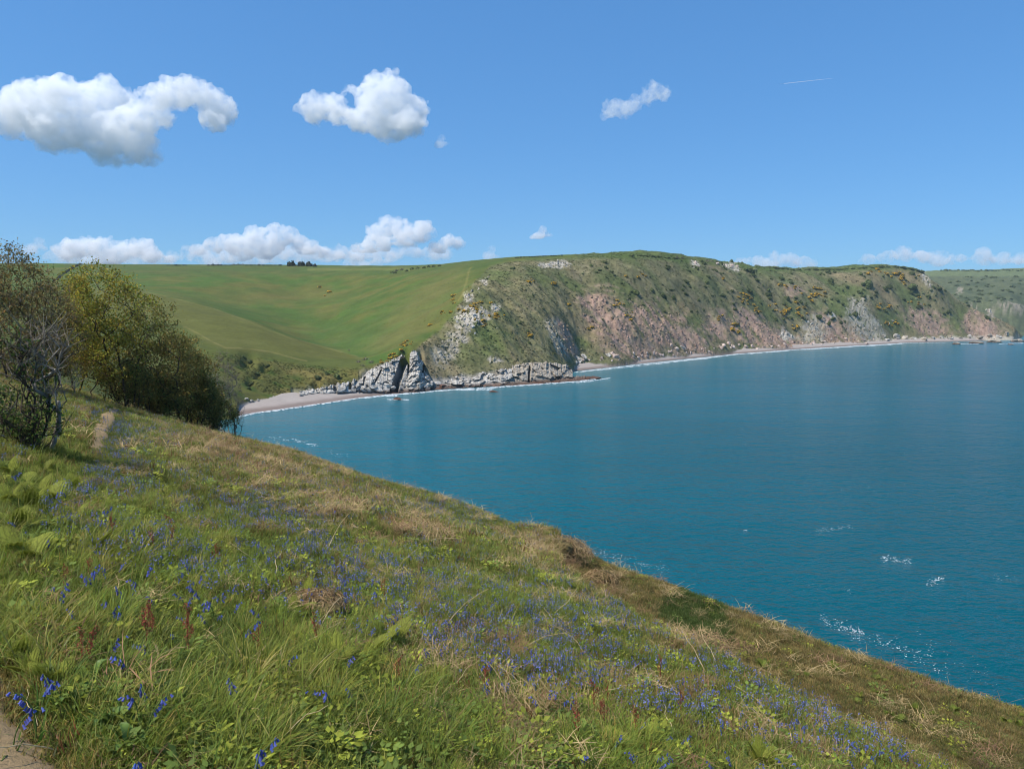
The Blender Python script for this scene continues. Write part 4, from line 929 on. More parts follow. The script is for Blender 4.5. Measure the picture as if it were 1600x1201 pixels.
# ------------------------------------------------------------------ bushes, gorse and trees on the far land
def leafball(seed, n, leaf, R=(1, 1, .8), core=True, cvar=.3, lumps=7, flowers=None, ffrac=0.0):
    r_ = np.random.default_rng(seed); mb = MB()
    lc = r_.normal(size=(lumps, 3)); lc /= np.linalg.norm(lc, axis=1)[:, None]; lc *= r_.uniform(.25, .6, (lumps, 1)); lc[:, 2] = np.abs(lc[:, 2]) * .9
    lr = r_.uniform(.35, .55, lumps)
    k = r_.integers(0, lumps, n); d = r_.normal(size=(n, 3)); d /= np.linalg.norm(d, axis=1)[:, None]
    P = (lc[k] + d * (lr[k] * r_.uniform(.75, 1.1, n))[:, None]); P[:, 2] = np.maximum(P[:, 2], -.1)
    u = r_.normal(size=(n, 3)); u -= d * (u * d).sum(1)[:, None] * .6; u /= np.linalg.norm(u, axis=1)[:, None]; v = np.cross(d, u); v /= np.linalg.norm(v, axis=1)[:, None]
    sz = leaf * r_.uniform(.6, 1.3, n)[:, None]
    V = np.stack([P - u * sz, P - v * sz * .8, P + u * sz, P + v * sz * .8], 1).reshape(-1, 3) * np.array(R)
    c = np.repeat((1 + cvar * r_.normal(size=n)).clip(.4, 1.8), 4)[:, None] * np.ones(3)
    if flowers is not None:
        fl = np.repeat((r_.uniform(size=n) < ffrac) & (P[:, 2] > .1), 4); c = np.where(fl[:, None], flowers * np.repeat(r_.uniform(.7, 1.2, n), 4)[:, None], c)
    mb.add(V, Q=np.arange(4 * n).reshape(-1, 4), C=c)
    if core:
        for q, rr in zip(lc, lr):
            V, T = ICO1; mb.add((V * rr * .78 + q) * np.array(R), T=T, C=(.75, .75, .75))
    return mb
M_BUSH = mat_plant('bush_leaves', tuple(lin(82, 92, 50)), inst=False, obj_random=.25, transl=.15)
M_PALEBUSH = mat_plant('hawthorn_blossom', tuple(lin(140, 144, 104)), inst=False, obj_random=.15, transl=.15)
M_GORSE = mat_plant('gorse', tuple(lin(96, 92, 46)), inst=False, obj_random=.15, transl=.1)
M_DARKTREE = mat_plant('dark_evergreen', tuple(lin(42, 50, 36)), inst=False, obj_random=.2, transl=.1)
M_BARETREE = mat_plant('grey_twigs', tuple(lin(112, 102, 92)), inst=False, obj_random=.1, transl=.1)
YEL = lin(232, 176, 30) / lin(96, 92, 46)
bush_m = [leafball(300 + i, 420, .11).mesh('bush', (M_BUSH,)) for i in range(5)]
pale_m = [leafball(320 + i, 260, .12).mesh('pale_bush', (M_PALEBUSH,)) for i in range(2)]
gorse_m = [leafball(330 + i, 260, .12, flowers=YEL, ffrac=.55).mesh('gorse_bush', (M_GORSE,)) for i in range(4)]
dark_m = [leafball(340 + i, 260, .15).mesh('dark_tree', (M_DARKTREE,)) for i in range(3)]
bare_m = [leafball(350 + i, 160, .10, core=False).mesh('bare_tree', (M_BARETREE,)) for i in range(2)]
def plant_far(name, meshes, px, py, wpx, hpx, label, cat, group, k=None):
    p = at_far(px, py); s = p[1] / F
    o = link(name, meshes[(int(px * 7 + py) if k is None else k) % len(meshes)], loc=p - np.array([0, 0, .15 * hpx * s]), rot=(0, 0, rng.uniform(0, 6)), scale=np.array([wpx * s * .55, wpx * s * .55, hpx * s * .95]))
    return tag(o, label, cat, group)
named_b = [(1348, 446, 10, 9, 'dark round bush on the right slope below the skyline'), (1294, 427, 12, 12, 'dark round bush standing on the skyline dip'), (993, 458, 14, 11, 'dark green bush on the middle slope above the pink scree'), (1036, 465, 13, 13, 'darker bush just right of the middle-slope bush'), (1052, 468, 10, 11, 'small bush close to the right of the darker bush'),
           (1355, 447, 20, 18, 'broad bright green bush on the right headland'), (1388, 450, 12, 10, 'small dark bush right of the broad bright green bush'), (1425, 452, 24, 14, 'wide dark bush below the right headland brow'), (1170, 425, 22, 14, 'bushy tree standing on the skyline between cliff tops'), (1142, 410, 10, 9, 'small round tree on top of the pale quarried face'),
           (832, 462, 6, 6, 'small dark bush on the headland face'), (1070, 440, 12, 8, 'rounded dark bush high on the middle slope'), (1106, 433, 9, 8, 'small dark bush high on the slope right of the middle')]
for px, py, w, h_, lab in named_b: plant_far('bush', bush_m, px, py, w, h_, lab, 'bush', 'bushes on the far slopes')
cnt = 0; tries = 0
zones = [(1000, 1130, 440, 490, 26), (1120, 1300, 420, 500, 75), (1290, 1440, 425, 510, 70), (900, 1000, 410, 470, 14), (1440, 1560, 440, 500, 22), (1040, 1180, 405, 425, 34), (760, 900, 420, 560, 16)]
for x0, x1, y0, y1, n in zones:
    k = 0
    while k < n and tries < 4000:
        tries += 1
        px, py = rng.uniform(x0, x1), rng.uniform(y0, y1); h_ = far_hit(px, py)
        if h_ is None or h_[1] > 1260 or h_[2] < 12: continue
        if noise2(np.array(px / 26.0), np.array(py / 14.0)) < -.1: continue
        w = rng.uniform(4, 12) * (1.15 if rng.uniform() < .2 else .8)
        if rng.uniform() < .10: plant_far('hawthorn_bush', pale_m, px, py, w * .7, w * .5, 'small pale blossoming bush dotted on the far slopes', 'bush', 'pale blossoming bushes on the far slopes')
        else: plant_far('bush', bush_m, px, py, w, w * rng.uniform(.5, .85), 'small dark green bush scattered with others over the far slopes', 'bush', 'scattered small bushes on the far slopes')
        k += 1
gz = [(735, 480, 22, 5, -.4, 16), (712, 465, 5, 9, 0, 6), (748, 500, 8, 8, 0, 9), (778, 492, 10, 5, .3, 8), (832, 524, 7, 3.5, 0, 6), (755, 508, 5, 5, 0, 4), (700, 487, 12, 4, -.5, 4), (674, 508, 6, 3, -.3, 3), (615, 556, 18, 4, -.4, 12), (634, 538, 14, 3, -.4, 7), (968, 475, 6, 8, 0, 8), (985, 494, 9, 4, 0, 6),
      (1165, 470, 8, 8, 0, 9), (1180, 485, 8, 6, 0, 7), (1148, 512, 7, 8, .5, 8), (1125, 498, 5, 5, 0, 4), (1225, 485, 25, 8, .1, 18), (1250, 490, 18, 8, 0, 10), (1270, 465, 12, 12, 0, 16), (1278, 460, 9, 9, 0, 10), (1243, 511, 8, 4, 0, 5), (1400, 430, 20, 7, 0, 14), (1360, 425, 8, 8, 0, 6), (1415, 442, 8, 4, 0, 5), (1220, 449, 16, 4, 0, 7), (830, 440, 8, 3, 0, 4), (866, 442, 6, 3, 0, 4),
      (1380, 480, 14, 8, 0, 8), (1440, 475, 16, 6, .2, 6), (1395, 510, 16, 6, 0, 7), (890, 480, 4, 3, 0, 3), (922, 513, 5, 4, 0, 3), (1000, 432, 16, 3, 0, 5), (1132, 435, 4, 3, 0, 3), (1160, 462, 10, 4, 0, 5)]
for cx_, cy_, rx, ry, an, n in gz:
    for k in range(n):
        u, v = rng.normal(0, .6, 2); px = cx_ + rx * u * math.cos(an) - ry * v * math.sin(an); py = cy_ + rx * u * math.sin(an) + ry * v * math.cos(an)
        if far_hit(px, py) is None: continue
        w = rng.uniform(4.5, 10.0)
        plant_far('gorse_bush', gorse_m, px, py, w, w * .6, 'yellow flowering gorse bush in the drifts on the headland slopes', 'gorse', 'gorse bushes flowering on the headlands')
# skyline trees
for px, py, w, h_, lab in [(455, 415, 16, 12, 'leftmost dark evergreen of the clump on the skyline'), (470, 415, 16, 11, 'middle dark evergreen of the clump on the skyline'), (482, 415.5, 15, 10, 'lower dark evergreen right of centre in the skyline clump'), (491, 416, 10, 6, 'lowest dark evergreen at the right end of the skyline clump')]:
    plant_far('evergreen_tree', dark_m, px, py + .6, w, h_ * 1.6, lab, 'tree', 'evergreen clump on the skyline')
for i, px in enumerate(np.arange(262, 442, 6.5)):
    h_ = [3.5, 3, 4.5, 3, 3.5][i % 5] + (2.5 if 330 < px < 352 or 362 < px < 380 else 0)
    if 290 < px < 322: continue
    if 362 < px < 382: plant_far('bare_tree', bare_m, px, 414.6, 9, h_ + 1, 'pale leafless tree in the skyline hedge', 'tree', 'leafless hedge trees on the skyline')
    else: plant_far('hedge_bush', dark_m, px, 415, 9, h_, 'dark low hedge bush along the left skyline', 'bush', 'hedge bushes on the left skyline')
for i, px in enumerate(np.arange(806, 880, 4.2)):
    plant_far('hedge_bush', dark_m, px, np.interp(px, [800, 880], [403.5, 399.5]), 5, 3 + (i % 3) * .6, 'dark little hedge bush in the row along the headland top', 'bush', 'hedge bushes on the headland top')
for i, (px, py) in enumerate([(612, 426), (620, 424), (628, 422), (618, 427), (636, 424), (644, 421), (652, 420), (662, 419), (670, 417.5), (678, 417), (686, 416)]):
    bare = px < 634 and py < 426
    if bare: plant_far('bare_tree', bare_m, px, py, 12, 8, 'grey leafless thicket bush at the head of the valley', 'bush', 'leafless thicket at the valley head')
    else: plant_far('bush', bush_m, px, py, 9, 6, 'green bush in the row at the head of the valley', 'bush', 'bush row at the valley head')
for i, (px, py) in enumerate([(1058, 402), (1066, 403), (1104, 407), (1112, 408), (1120, 409)]):
    plant_far('bare_tree', bare_m, px, py + 1, 10, 6, 'grey leafless tree on the skyline above the quarried face', 'tree', 'leafless skyline trees above the quarried face')
for i, px in enumerate(np.concatenate([np.arange(985, 1058, 6), np.arange(1180, 1440, 6)])):
    py = np.interp(px, [985, 1000, 1040, 1060, 1180, 1240, 1320, 1365, 1400, 1432, 1440], [399, 398.5, 402, 404, 415, 421, 420, 417, 416.5, 421, 424]); plant_far('hedge_bush', bush_m, px + rng.normal(0, 1.5), py + 1, rng.uniform(6, 13), rng.uniform(2, 6.5), 'low green bush roughening the headland skyline', 'bush', 'low bushes along the headland skyline')
for i, (px, py) in enumerate([(rng.uniform(1478, 1600), rng.uniform(432, 476)) for _ in range(60)] + [(x, 423.0 + rng.normal(0, .6)) for x in np.arange(1470, 1600, 7)]):
    h_ = far_hit(px, py)
    if h_ is None or h_[1] < 1290: continue
    plant_far('distant_tree', bush_m, px, py, rng.uniform(5, 11), rng.uniform(3, 6), 'small round tree in the woods of the farthest right hill', 'tree', 'trees on the farthest right hill')
for i, (px, py) in enumerate([(126 - 2.5 * k, 413 + .042 * k * k + 1.0 * k) for k in range(17)]):
    plant_far('hedge_bush', dark_m, px, py, 8, 5, 'dark bush in the hedge running up the field to the left skyline', 'bush', 'bushes of the hedge up the left field')
for i, (px, py, w, h_) in enumerate([(500, 449, 14, 4), (515, 457, 14, 6), (508, 462, 8, 3)]):
    plant_far('gorse_bush', gorse_m, px, py, w * .7, h_, 'isolated gorse clump in the middle of the green field', 'gorse', 'gorse clump in the field')
for i, (px, py, w) in enumerate([(560, 566, 12), (572, 562, 14), (580, 567, 12), (566, 572, 10), (545, 548, 6), (390, 566, 16), (380, 558, 12), (418, 573, 12), (400, 585, 10), (392, 600, 12), (388, 608, 10), (396, 592, 10), (525, 588, 16), (495, 590, 14), (512, 585, 12)]):
    if px > 540: plant_far('bare_tree', bare_m, px, py, w, w * .7, 'grey leafless scrub bush at the valley mouth above the beach', 'bush', 'leafless scrub at the valley mouth')
    else: plant_far('bush', bush_m, px, py, w, w * .6, 'dark green bush in the hollows of the low cliff behind the beach', 'bush', 'bushes in the low cliff hollows')

# countless low scrub over the headland: one mass of small clumps
def instancer(name, protos, P, rot, scl, vi, tcol, label, cat, kind='stuff'):
    coll = bpy.data.collections.new(name + '_kinds')
    for i, me in enumerate(protos):
        coll.objects.link(bpy.data.objects.new(f'{name}_kind_{chr(97 + i)}', me))
    n = len(P); me = bpy.data.meshes.new(name); me.vertices.add(n); me.vertices.foreach_set('co', np.ascontiguousarray(P, np.float32).ravel())
    a = me.attributes.new('rot', 'FLOAT_VECTOR', 'POINT'); a.data.foreach_set('vector', np.ascontiguousarray(rot, np.float32).ravel())
    sc3 = np.ascontiguousarray(np.broadcast_to(np.asarray(scl)[:, None], (n, 3)) if np.ndim(scl) == 1 else scl, np.float32)
    a = me.attributes.new('scl', 'FLOAT_VECTOR', 'POINT'); a.data.foreach_set('vector', sc3.ravel())
    a = me.attributes.new('vi', 'INT', 'POINT'); a.data.foreach_set('value', np.asarray(vi, np.int32))
    c4 = np.ones((n, 4), np.float32); c4[:, :3] = tcol
    a = me.attributes.new('tcol', 'FLOAT_COLOR', 'POINT'); a.data.foreach_set('color', c4.ravel())
    o = link(name, me); tag(o, label, cat, None, kind)
    ng = bpy.data.node_groups.new(name + '_scatter', 'GeometryNodeTree')
    ng.interface.new_socket('Geometry', in_out='INPUT', socket_type='NodeSocketGeometry'); ng.interface.new_socket('Geometry', in_out='OUTPUT', socket_type='NodeSocketGeometry')
    N, L = ng.nodes, ng.links
    gi = N.new('NodeGroupInput'); go = N.new('NodeGroupOutput'); ci = N.new('GeometryNodeCollectionInfo'); ip = N.new('GeometryNodeInstanceOnPoints')
    ci.inputs['Collection'].default_value = coll; ci.inputs['Separate Children'].default_value = True; ci.inputs['Reset Children'].default_value = True
    def na(nm_, dt):
        x = N.new('GeometryNodeInputNamedAttribute'); x.data_type = dt; x.inputs['Name'].default_value = nm_; return x.outputs[0]
    er = N.new('FunctionNodeEulerToRotation'); L.new(na('rot', 'FLOAT_VECTOR'), er.inputs[0])
    L.new(gi.outputs[0], ip.inputs['Points']); L.new(ci.outputs[0], ip.inputs['Instance']); ip.inputs['Pick Instance'].default_value = True
    L.new(na('vi', 'INT'), ip.inputs['Instance Index']); L.new(er.outputs[0], ip.inputs['Rotation']); L.new(na('scl', 'FLOAT_VECTOR'), ip.inputs['Scale'])
    L.new(ip.outputs[0], go.inputs[0])
    md = o.modifiers.new('scatter', 'NODES'); md.node_group = ng
    return o
M_SCRUB = mat_plant('low_scrub', (1, 1, 1), inst=True, transl=.15)
scrub_m = [leafball(360 + i, 46, .24, R=(1, 1, .55), core=False, lumps=5).mesh('scrub', (M_SCRUB,)) for i in range(4)]
n = 110000
a_r = rng.uniform(a_of(575), a_of(1600), n); Yr = np.exp(rng.uniform(math.log(380), math.log(1260), n)); Xr = a_r * Yr
Zr = far_z(Xr, Yr)
ix = (np.searchsorted(ua, a_r).clip(0, nU - 1), np.searchsorted(vr, np.log(Yr)).clip(0, nV - 1))
okm = (seaface[ix] > .6) & (white_cliff[ix] < .3) & (~beach_m[ix]) & (Zr > 4) & (rng.uniform(size=n) > .93 * np.maximum(scree, np.maximum(white, greyrock))[ix]) & (rng.uniform(size=n) < .35 + .65 * sstep(-.3, .3, fbm(Xr / 14, Yr / 14, 3)))
okm &= rng.uniform(size=n) < np.clip((Yr / 700) ** 0.5, 0, 1)
Xr, Yr, Zr = Xr[okm], Yr[okm], Zr[okm]; n = len(Xr)
cc = C2[ix][okm] * rng.uniform(.78, 1.15, n)[:, None] * np.array([1.0, 1.03, .9])
drk = rng.uniform(size=n) < .16 + .3 * (fbm(Xr / 40, Yr / 40, 2) > .1); cc[drk] = lin(70, 80, 48) * rng.uniform(.8, 1.3, drk.sum())[:, None]
pal = rng.uniform(size=n) < .02; cc[pal] = lin(160, 156, 124)
instancer('scrub', scrub_m, np.c_[Xr, Yr, Zr - .1], np.c_[np.zeros(n), np.zeros(n), rng.uniform(0, 6.3, n)], rng.uniform(.4, 1.35, n) ** 1.3 * (Yr / 600) ** .35, rng.integers(0, 4, n), cc, 'low rough scrub and bracken covering the headland slopes', 'scrub')

# loose stones over the scree, and tussocks roughening the pasture: both far too many to count
M_STONE = mat_plant('scree_stone', (1, 1, 1), inst=True, transl=0, rough=.9, spec=.1)
def stone(seed):
    r_ = np.random.default_rng(seed); V = ICO1[0].copy()
    for k in range(9):
        n_ = r_.normal(size=3); n_ /= np.linalg.norm(n_); V -= np.outer(np.maximum(V @ n_ - r_.uniform(.4, .8), 0), n_)
    return mesh_np('stone', V, ICO1[1], np.ones(V.shape), False, (M_STONE,))
def far_scatter(n, px0, px1, Y0, Y1):
    a_r = rng.uniform(a_of(px0), a_of(px1), n); Yr = np.exp(rng.uniform(math.log(Y0), math.log(Y1), n)); Xr = a_r * Yr
    ix = (np.searchsorted(ua, a_r).clip(0, nU - 1), np.searchsorted(vr, np.log(Yr)).clip(0, nV - 1))
    return Xr, Yr, far_z(Xr, Yr), ix
Xr, Yr, Zr, ix = far_scatter(150000, 640, 1600, 390, 1260)
rk = np.maximum(scree, np.maximum(white, greyrock))[ix]
okm = (rng.uniform(size=len(Xr)) < rk * .5) & (Zr > 1.5) & ~beach_m[ix]
Xr, Yr, Zr = Xr[okm], Yr[okm], Zr[okm]; cc = C2[ix][okm]; n = len(Xr)
cc = cc * rng.uniform(.6, 1.3, n)[:, None]
instancer('scree_stones', [stone(700 + i) for i in range(4)], np.c_[Xr, Yr, Zr], rng.uniform(0, 6.3, (n, 3)), rng.uniform(.25, 1.0, n) ** 1.6 * 1.5 * (Yr / 700) ** .5, rng.integers(0, 4, n), cc.clip(.02, .8), 'loose stones strewn down the pink and grey scree', 'stones')
Xr, Yr, Zr, ix = far_scatter(110000, -20, 800, 330, 1050)
okm = (seaface[ix] < .4) & ~beach_m[ix] & (Zr > 4) & (rng.uniform(size=len(Xr)) < .55 + .45 * sstep(-.3, .3, fbm(Xr / 20, Yr / 20, 3))) & (white_cliff[ix] < .3)
Xr, Yr, Zr = Xr[okm], Yr[okm], Zr[okm]; cc = C2[ix][okm]; low = lowcliff[ix][okm]; n = len(Xr)
cc = cc * rng.uniform(.8, 1.3, n)[:, None] * np.array([1.04, 1.04, .95])
instancer('pasture_tussocks', scrub_m, np.c_[Xr, Yr, Zr - .12], np.c_[np.zeros(n), np.zeros(n), rng.uniform(0, 6.3, n)], np.c_[np.ones(n), np.ones(n), np.where(low > .3, 1.0, .45)] * (rng.uniform(.25, .75, n) * (Yr / 600) ** .4 * (1 + .7 * low))[:, None], rng.integers(0, 4, n), cc, 'tussocky grass roughening the far pasture', 'grass')
# ------------------------------------------------------------------ trees on the near slope
M_BARK = mat_plain('dark_bark', tuple(lin(52, 44, 36)), .95, tuple(lin(92, 80, 66)), 5.0)
M_GREYBARK = mat_plain('grey_lichened_bark', tuple(lin(92, 86, 78)), .95, tuple(lin(156, 148, 134)), 6.0)
M_LEAF_Y = mat_plant('young_yellow_green_leaves', tuple(lin(150, 142, 58)), inst=False, transl=.4)
M_LEAF_B = mat_plant('bronze_budding_leaves', tuple(lin(132, 116, 70)), inst=False, transl=.35)
M_LEAF_D = mat_plant('dark_shrub_leaves', tuple(lin(128, 118, 62)), inst=False, transl=.3)
M_TWIG = mat_plain('fine_grey_twigs', tuple(lin(108, 98, 86)), .95, tuple(lin(150, 140, 124)), 8.0)
M_IVY = mat_plant('ivy_and_bramble_leaves', tuple(lin(78, 94, 42)), inst=False, transl=.3)

def tube(mb, A, B, ra, rb, k=5, C=(1, 1, 1)):
    A, B = np.asarray(A, float), np.asarray(B, float); d = B - A; L_ = np.linalg.norm(d)
    if L_ < 1e-6: return
    d /= L_; e1 = np.cross(d, (0.31, 0.17, 0.93)); e1 /= np.linalg.norm(e1); e2 = np.cross(d, e1)
    an = np.arange(k) * 2 * math.pi / k; ring = np.cos(an)[:, None] * e1 + np.sin(an)[:, None] * e2
    mb.add(np.vstack([A + ring * ra, B + ring * rb]), Q=[(i, (i + 1) % k, k + (i + 1) % k, k + i) for i in range(k)], C=C)

def tree(name, base, label, cat, env, ntips, stems, leafmat, barkmat, leaf=0.075, per_tip=16, twigs=4, lean=(0, 0), seed=0, group=None, hollow=.55, twigmat=None, stem_r=.045, cvar=.3, clump=.38, minz=.5):
    """env: list of (dx, dy, dz, rx, ry, rz) ellipsoids (metres from the base) that the crown fills."""
    r_ = np.random.default_rng(seed); base = np.asarray(base, float)
    env = np.array(env, float); vol = env[:, 3] * env[:, 4] * env[:, 5]; pk = r_.choice(len(env), ntips, p=vol / vol.sum())
    d = r_.normal(size=(ntips, 3)); d /= np.linalg.norm(d, axis=1)[:, None]
    rad = r_.uniform(hollow ** 3, 1, ntips) ** (1 / 3)
    T = env[pk, :3] + d * rad[:, None] * env[pk, 3:6]; T += r_.normal(0, .12, T.shape)
    T = T[T[:, 2] > minz]; T = T[np.argsort(T[:, 2] + .5 * np.hypot(T[:, 0], T[:, 1]))]
    cx_, cy_ = T[:, 0].mean(), T[:, 1].mean(); top = T[:, 2].max()
    nodes = []; par = []
    for k in range(stems):
        an = 2 * math.pi * k / stems + r_.uniform(-.4, .4); sp = r_.uniform(.05, .22) * (stems > 1)
        p = np.array([math.cos(an) * sp * 1.4, math.sin(an) * sp * 1.4, -.25]); nodes.append(p); par.append(-1)
        hh = r_.uniform(.32, .5) * top; n = 7
        dirv = np.array([cx_ / top * .8 + math.cos(an) * .28 * (stems > 1), cy_ / top * .8 + math.sin(an) * .28 * (stems > 1), 1.0])
        for i in range(n):
            q = nodes[-1] + dirv * hh / n + r_.normal(0, .035 * hh / 2, 3); nodes.append(q); par.append(len(nodes) - 2)
    for t in T:
        Nn = np.array(nodes); dv = t - Nn; dist_ = np.linalg.norm(dv, axis=1) + .35 * np.maximum(0, Nn[:, 2] - t[2] + .15) * 4
        j = int(dist_.argmin()); L_ = np.linalg.norm(dv[j]); m = max(1, int(L_ / .38)); prev = j
        for i in range(1, m + 1):
            f = i / m; q = nodes[j] + dv[j] * f + np.array([0, 0, .10 * L_ * math.sin(math.pi * f)]) + r_.normal(0, .035, 3) * (i < m)
            nodes.append(q); par.append(prev); prev = len(nodes) - 1
    Nn = np.array(nodes); w = np.zeros(len(Nn)); ch = np.zeros(len(Nn), int)
    for p in par:
        if p >= 0: ch[p] += 1
    tips = np.where(ch == 0)[0]
    for i in range(len(Nn) - 1, -1, -1):
        if ch[i] == 0: w[i] += 1
        if par[i] >= 0: w[par[i]] += w[i]
    rr = np.maximum(.009, .0075 * w ** .5)
    root = link(name, None, loc=base); tag(root, label, cat, group)
    mb = MB()
    for i in range(len(Nn)):
        p = par[i]
        if p >= 0: tube(mb, Nn[p], Nn[i], min(rr[p], rr[i] * 1.6), rr[i], 6 if w[i] > 12 else (4 if w[i] > 2 else 3))
    link('trunk', mb.mesh('trunk', (barkmat,), True), root)
    mt = MB(); segs = []
    for i in tips:
        for k in range(twigs):
            dv = r_.normal(size=3); dv[2] = abs(dv[2]) * .9 + .15; dv /= np.linalg.norm(dv); L_ = r_.uniform(.2, .55)
            tube(mt, Nn[i] - dv * .05, Nn[i] + dv * L_, .006, .0025, 3); segs.append((Nn[i], dv, L_))
    if twigs: link('twigs', mt.mesh('twigs', (twigmat or barkmat,)), root)['kind'] = 'stuff'
    if per_tip:
        n = len(tips) * per_tip; bi = np.repeat(tips, per_tip)
        P = Nn[bi] + r_.normal(0, clump * .6, (n, 3)) + np.array([0, 0, .08])
        keepn = noise2(P[:, 0] * 1.1 + seed, P[:, 2] * 1.1 + P[:, 1] * .7) > -.5; P = P[keepn]; n = len(P)
        u = r_.normal(size=(n, 3)); u[:, 2] -= .3; u /= np.linalg.norm(u, axis=1)[:, None]; v = np.cross(u, r_.normal(size=(n, 3))); v /= np.linalg.norm(v, axis=1)[:, None]
        sz = leaf * r_.uniform(.6, 1.35, n)[:, None]
        V = np.stack([P, P + u * sz * .55 - v * sz * .42, P + u * sz * 1.15, P + u * sz * .55 + v * sz * .42], 1).reshape(-1, 3)
        cv = (1 + cvar * r_.normal(size=n) + .25 * noise2(P[:, 0] * .9, P[:, 2] * .9 + seed)).clip(.45, 1.7); warm = 1 + .18 * r_.normal(size=n)
        C = np.repeat(np.c_[cv * warm, cv, cv * .95], 4, axis=0)
        link('crown', mesh_np('crown', V, np.arange(4 * n).reshape(-1, 4), C, False, (leafmat,)), root)['kind'] = 'stuff'
    return root

def px_env(base, Y, lst):                                   # crown lobes given where the photo shows them, at the tree's own distance
    s = Y / F; out = []
    for px, py, rx, ry in lst:
        p = unproj(px, py, Y) - base; out.append((p[0], p[1] + rng.uniform(-.3, .3), p[2], rx * s, rx * s * .85, ry * s))
    return out
def near_base(px, py, Y):
    p = unproj(px, py, Y); p[2] = float(fore_z(np.array([p[0]]), np.array([p[1]]))[0]); return p
TR = [
 # px, py, Y, lobes, tips, stems, leaf, bark, kwargs, label
 (196, 641, 47, [(165, 470, 52, 52), (200, 500, 50, 50), (140, 520, 44, 50), (185, 560, 50, 42), (150, 440, 30, 26)], 560, 5, M_LEAF_Y, M_BARK, dict(per_tip=60, leaf=.11), 'tallest round tree with yellow-green young leaves, right of the footpath', 'tree'),
 (236, 652, 50, [(235, 520, 48, 46), (255, 570, 48, 50), (215, 585, 40, 44)], 480, 5, M_LEAF_D, M_BARK, dict(per_tip=60, leaf=.105), 'olive tree right of the tallest yellow-green tree', 'tree'),
 (288, 666, 54, [(285, 575, 34, 52), (300, 620, 34, 42), (270, 620, 32, 40)], 380, 6, M_LEAF_D, M_BARK, dict(per_tip=85, leaf=.11), 'dark bushy tree leaning seaward at the slope edge', 'tree'),
 (326, 680, 57, [(322, 640, 26, 38), (345, 655, 22, 28)], 260, 6, M_LEAF_D, M_BARK, dict(per_tip=90, leaf=.11), 'low dark shrub beneath the pale bare shrub', 'shrub'),
 (366, 690, 58.5, [(350, 585, 20, 34), (362, 625, 18, 44), (340, 610, 18, 26), (370, 660, 12, 24), (345, 640, 20, 34)], 420, 6, None, M_GREYBARK, dict(per_tip=0, twigs=14, twigmat=M_TWIG), 'pale leafless windswept shrub at the right end of the trees', 'shrub'),
 (22, 648, 38, [(15, 450, 48, 60), (50, 470, 40, 55), (25, 520, 55, 55), (-10, 430, 34, 40)], 520, 5, M_LEAF_B, M_BARK, dict(per_tip=50, leaf=.085, twigs=10, twigmat=M_TWIG), 'tall bronze-tinged budding tree at the left edge', 'tree'),
 (82, 622, 43, [(80, 490, 34, 50), (70, 550, 40, 42), (100, 520, 32, 44)], 400, 4, M_LEAF_B, M_BARK, dict(per_tip=50, leaf=.085, twigs=10, twigmat=M_TWIG), 'bronze budding tree between the left edge tree and the yellow-green tree', 'tree'),
 (118, 610, 50, [(115, 480, 26, 46), (120, 540, 34, 44)], 300, 4, M_LEAF_Y, M_BARK, dict(per_tip=80, leaf=.11), 'slender leafy tree behind the gap left of the tallest tree', 'tree'),
 (-60, 640, 40, [(-60, 470, 60, 70), (-70, 540, 60, 60)], 320, 4, M_LEAF_B, M_BARK, dict(per_tip=60, leaf=.11), 'leafy tree cut off by the left edge of the picture', 'tree'),
 (157, 622, 49, [(150, 575, 22, 26)], 120, 2, M_LEAF_Y, M_BARK, dict(per_tip=40, leaf=.1), 'small forked tree under the branches beside the footpath', 'tree'),
 (260, 660, 51, [(255, 625, 40, 34), (230, 615, 34, 34)], 300, 6, M_LEAF_D, M_BARK, dict(per_tip=85, leaf=.11), 'dark undergrowth shrub filling the space under the olive tree', 'shrub'),
 (208, 645, 47.5, [(200, 600, 34, 32)], 200, 5, M_LEAF_D, M_BARK, dict(per_tip=70, leaf=.1), 'dark undergrowth shrub at the foot of the tallest tree', 'shrub'),
 (60, 640, 46, [(60, 570, 50, 46), (100, 575, 34, 34)], 320, 6, M_LEAF_B, M_BARK, dict(per_tip=75, leaf=.09), 'dense bronze shrub below the left trees', 'shrub'),
 (305, 672, 55, [(305, 600, 34, 50), (330, 640, 24, 34)], 320, 6, M_LEAF_D, M_BARK, dict(per_tip=80, leaf=.1), 'dense dark shrub between the leaning tree and the bare shrub', 'shrub'),
 (114, 614, 44, [(112, 585, 12, 16)], 60, 1, M_LEAF_Y, M_GREYBARK, dict(per_tip=12, leaf=.08), 'small single-stemmed sapling in the shade left of the path', 'sapling'),
]
for i, (px, py, Yt, lob, nt_, st_, lm, bm_, kw, lab, cat) in enumerate(TR):
    b_ = near_base(px, py, Yt)
    tree('tree' if cat == 'tree' else cat, b_, lab, cat, px_env(b_, Yt, lob), nt_, st_, lm, bm_, seed=50 + i, group='trees and shrubs beside the footpath', **kw)
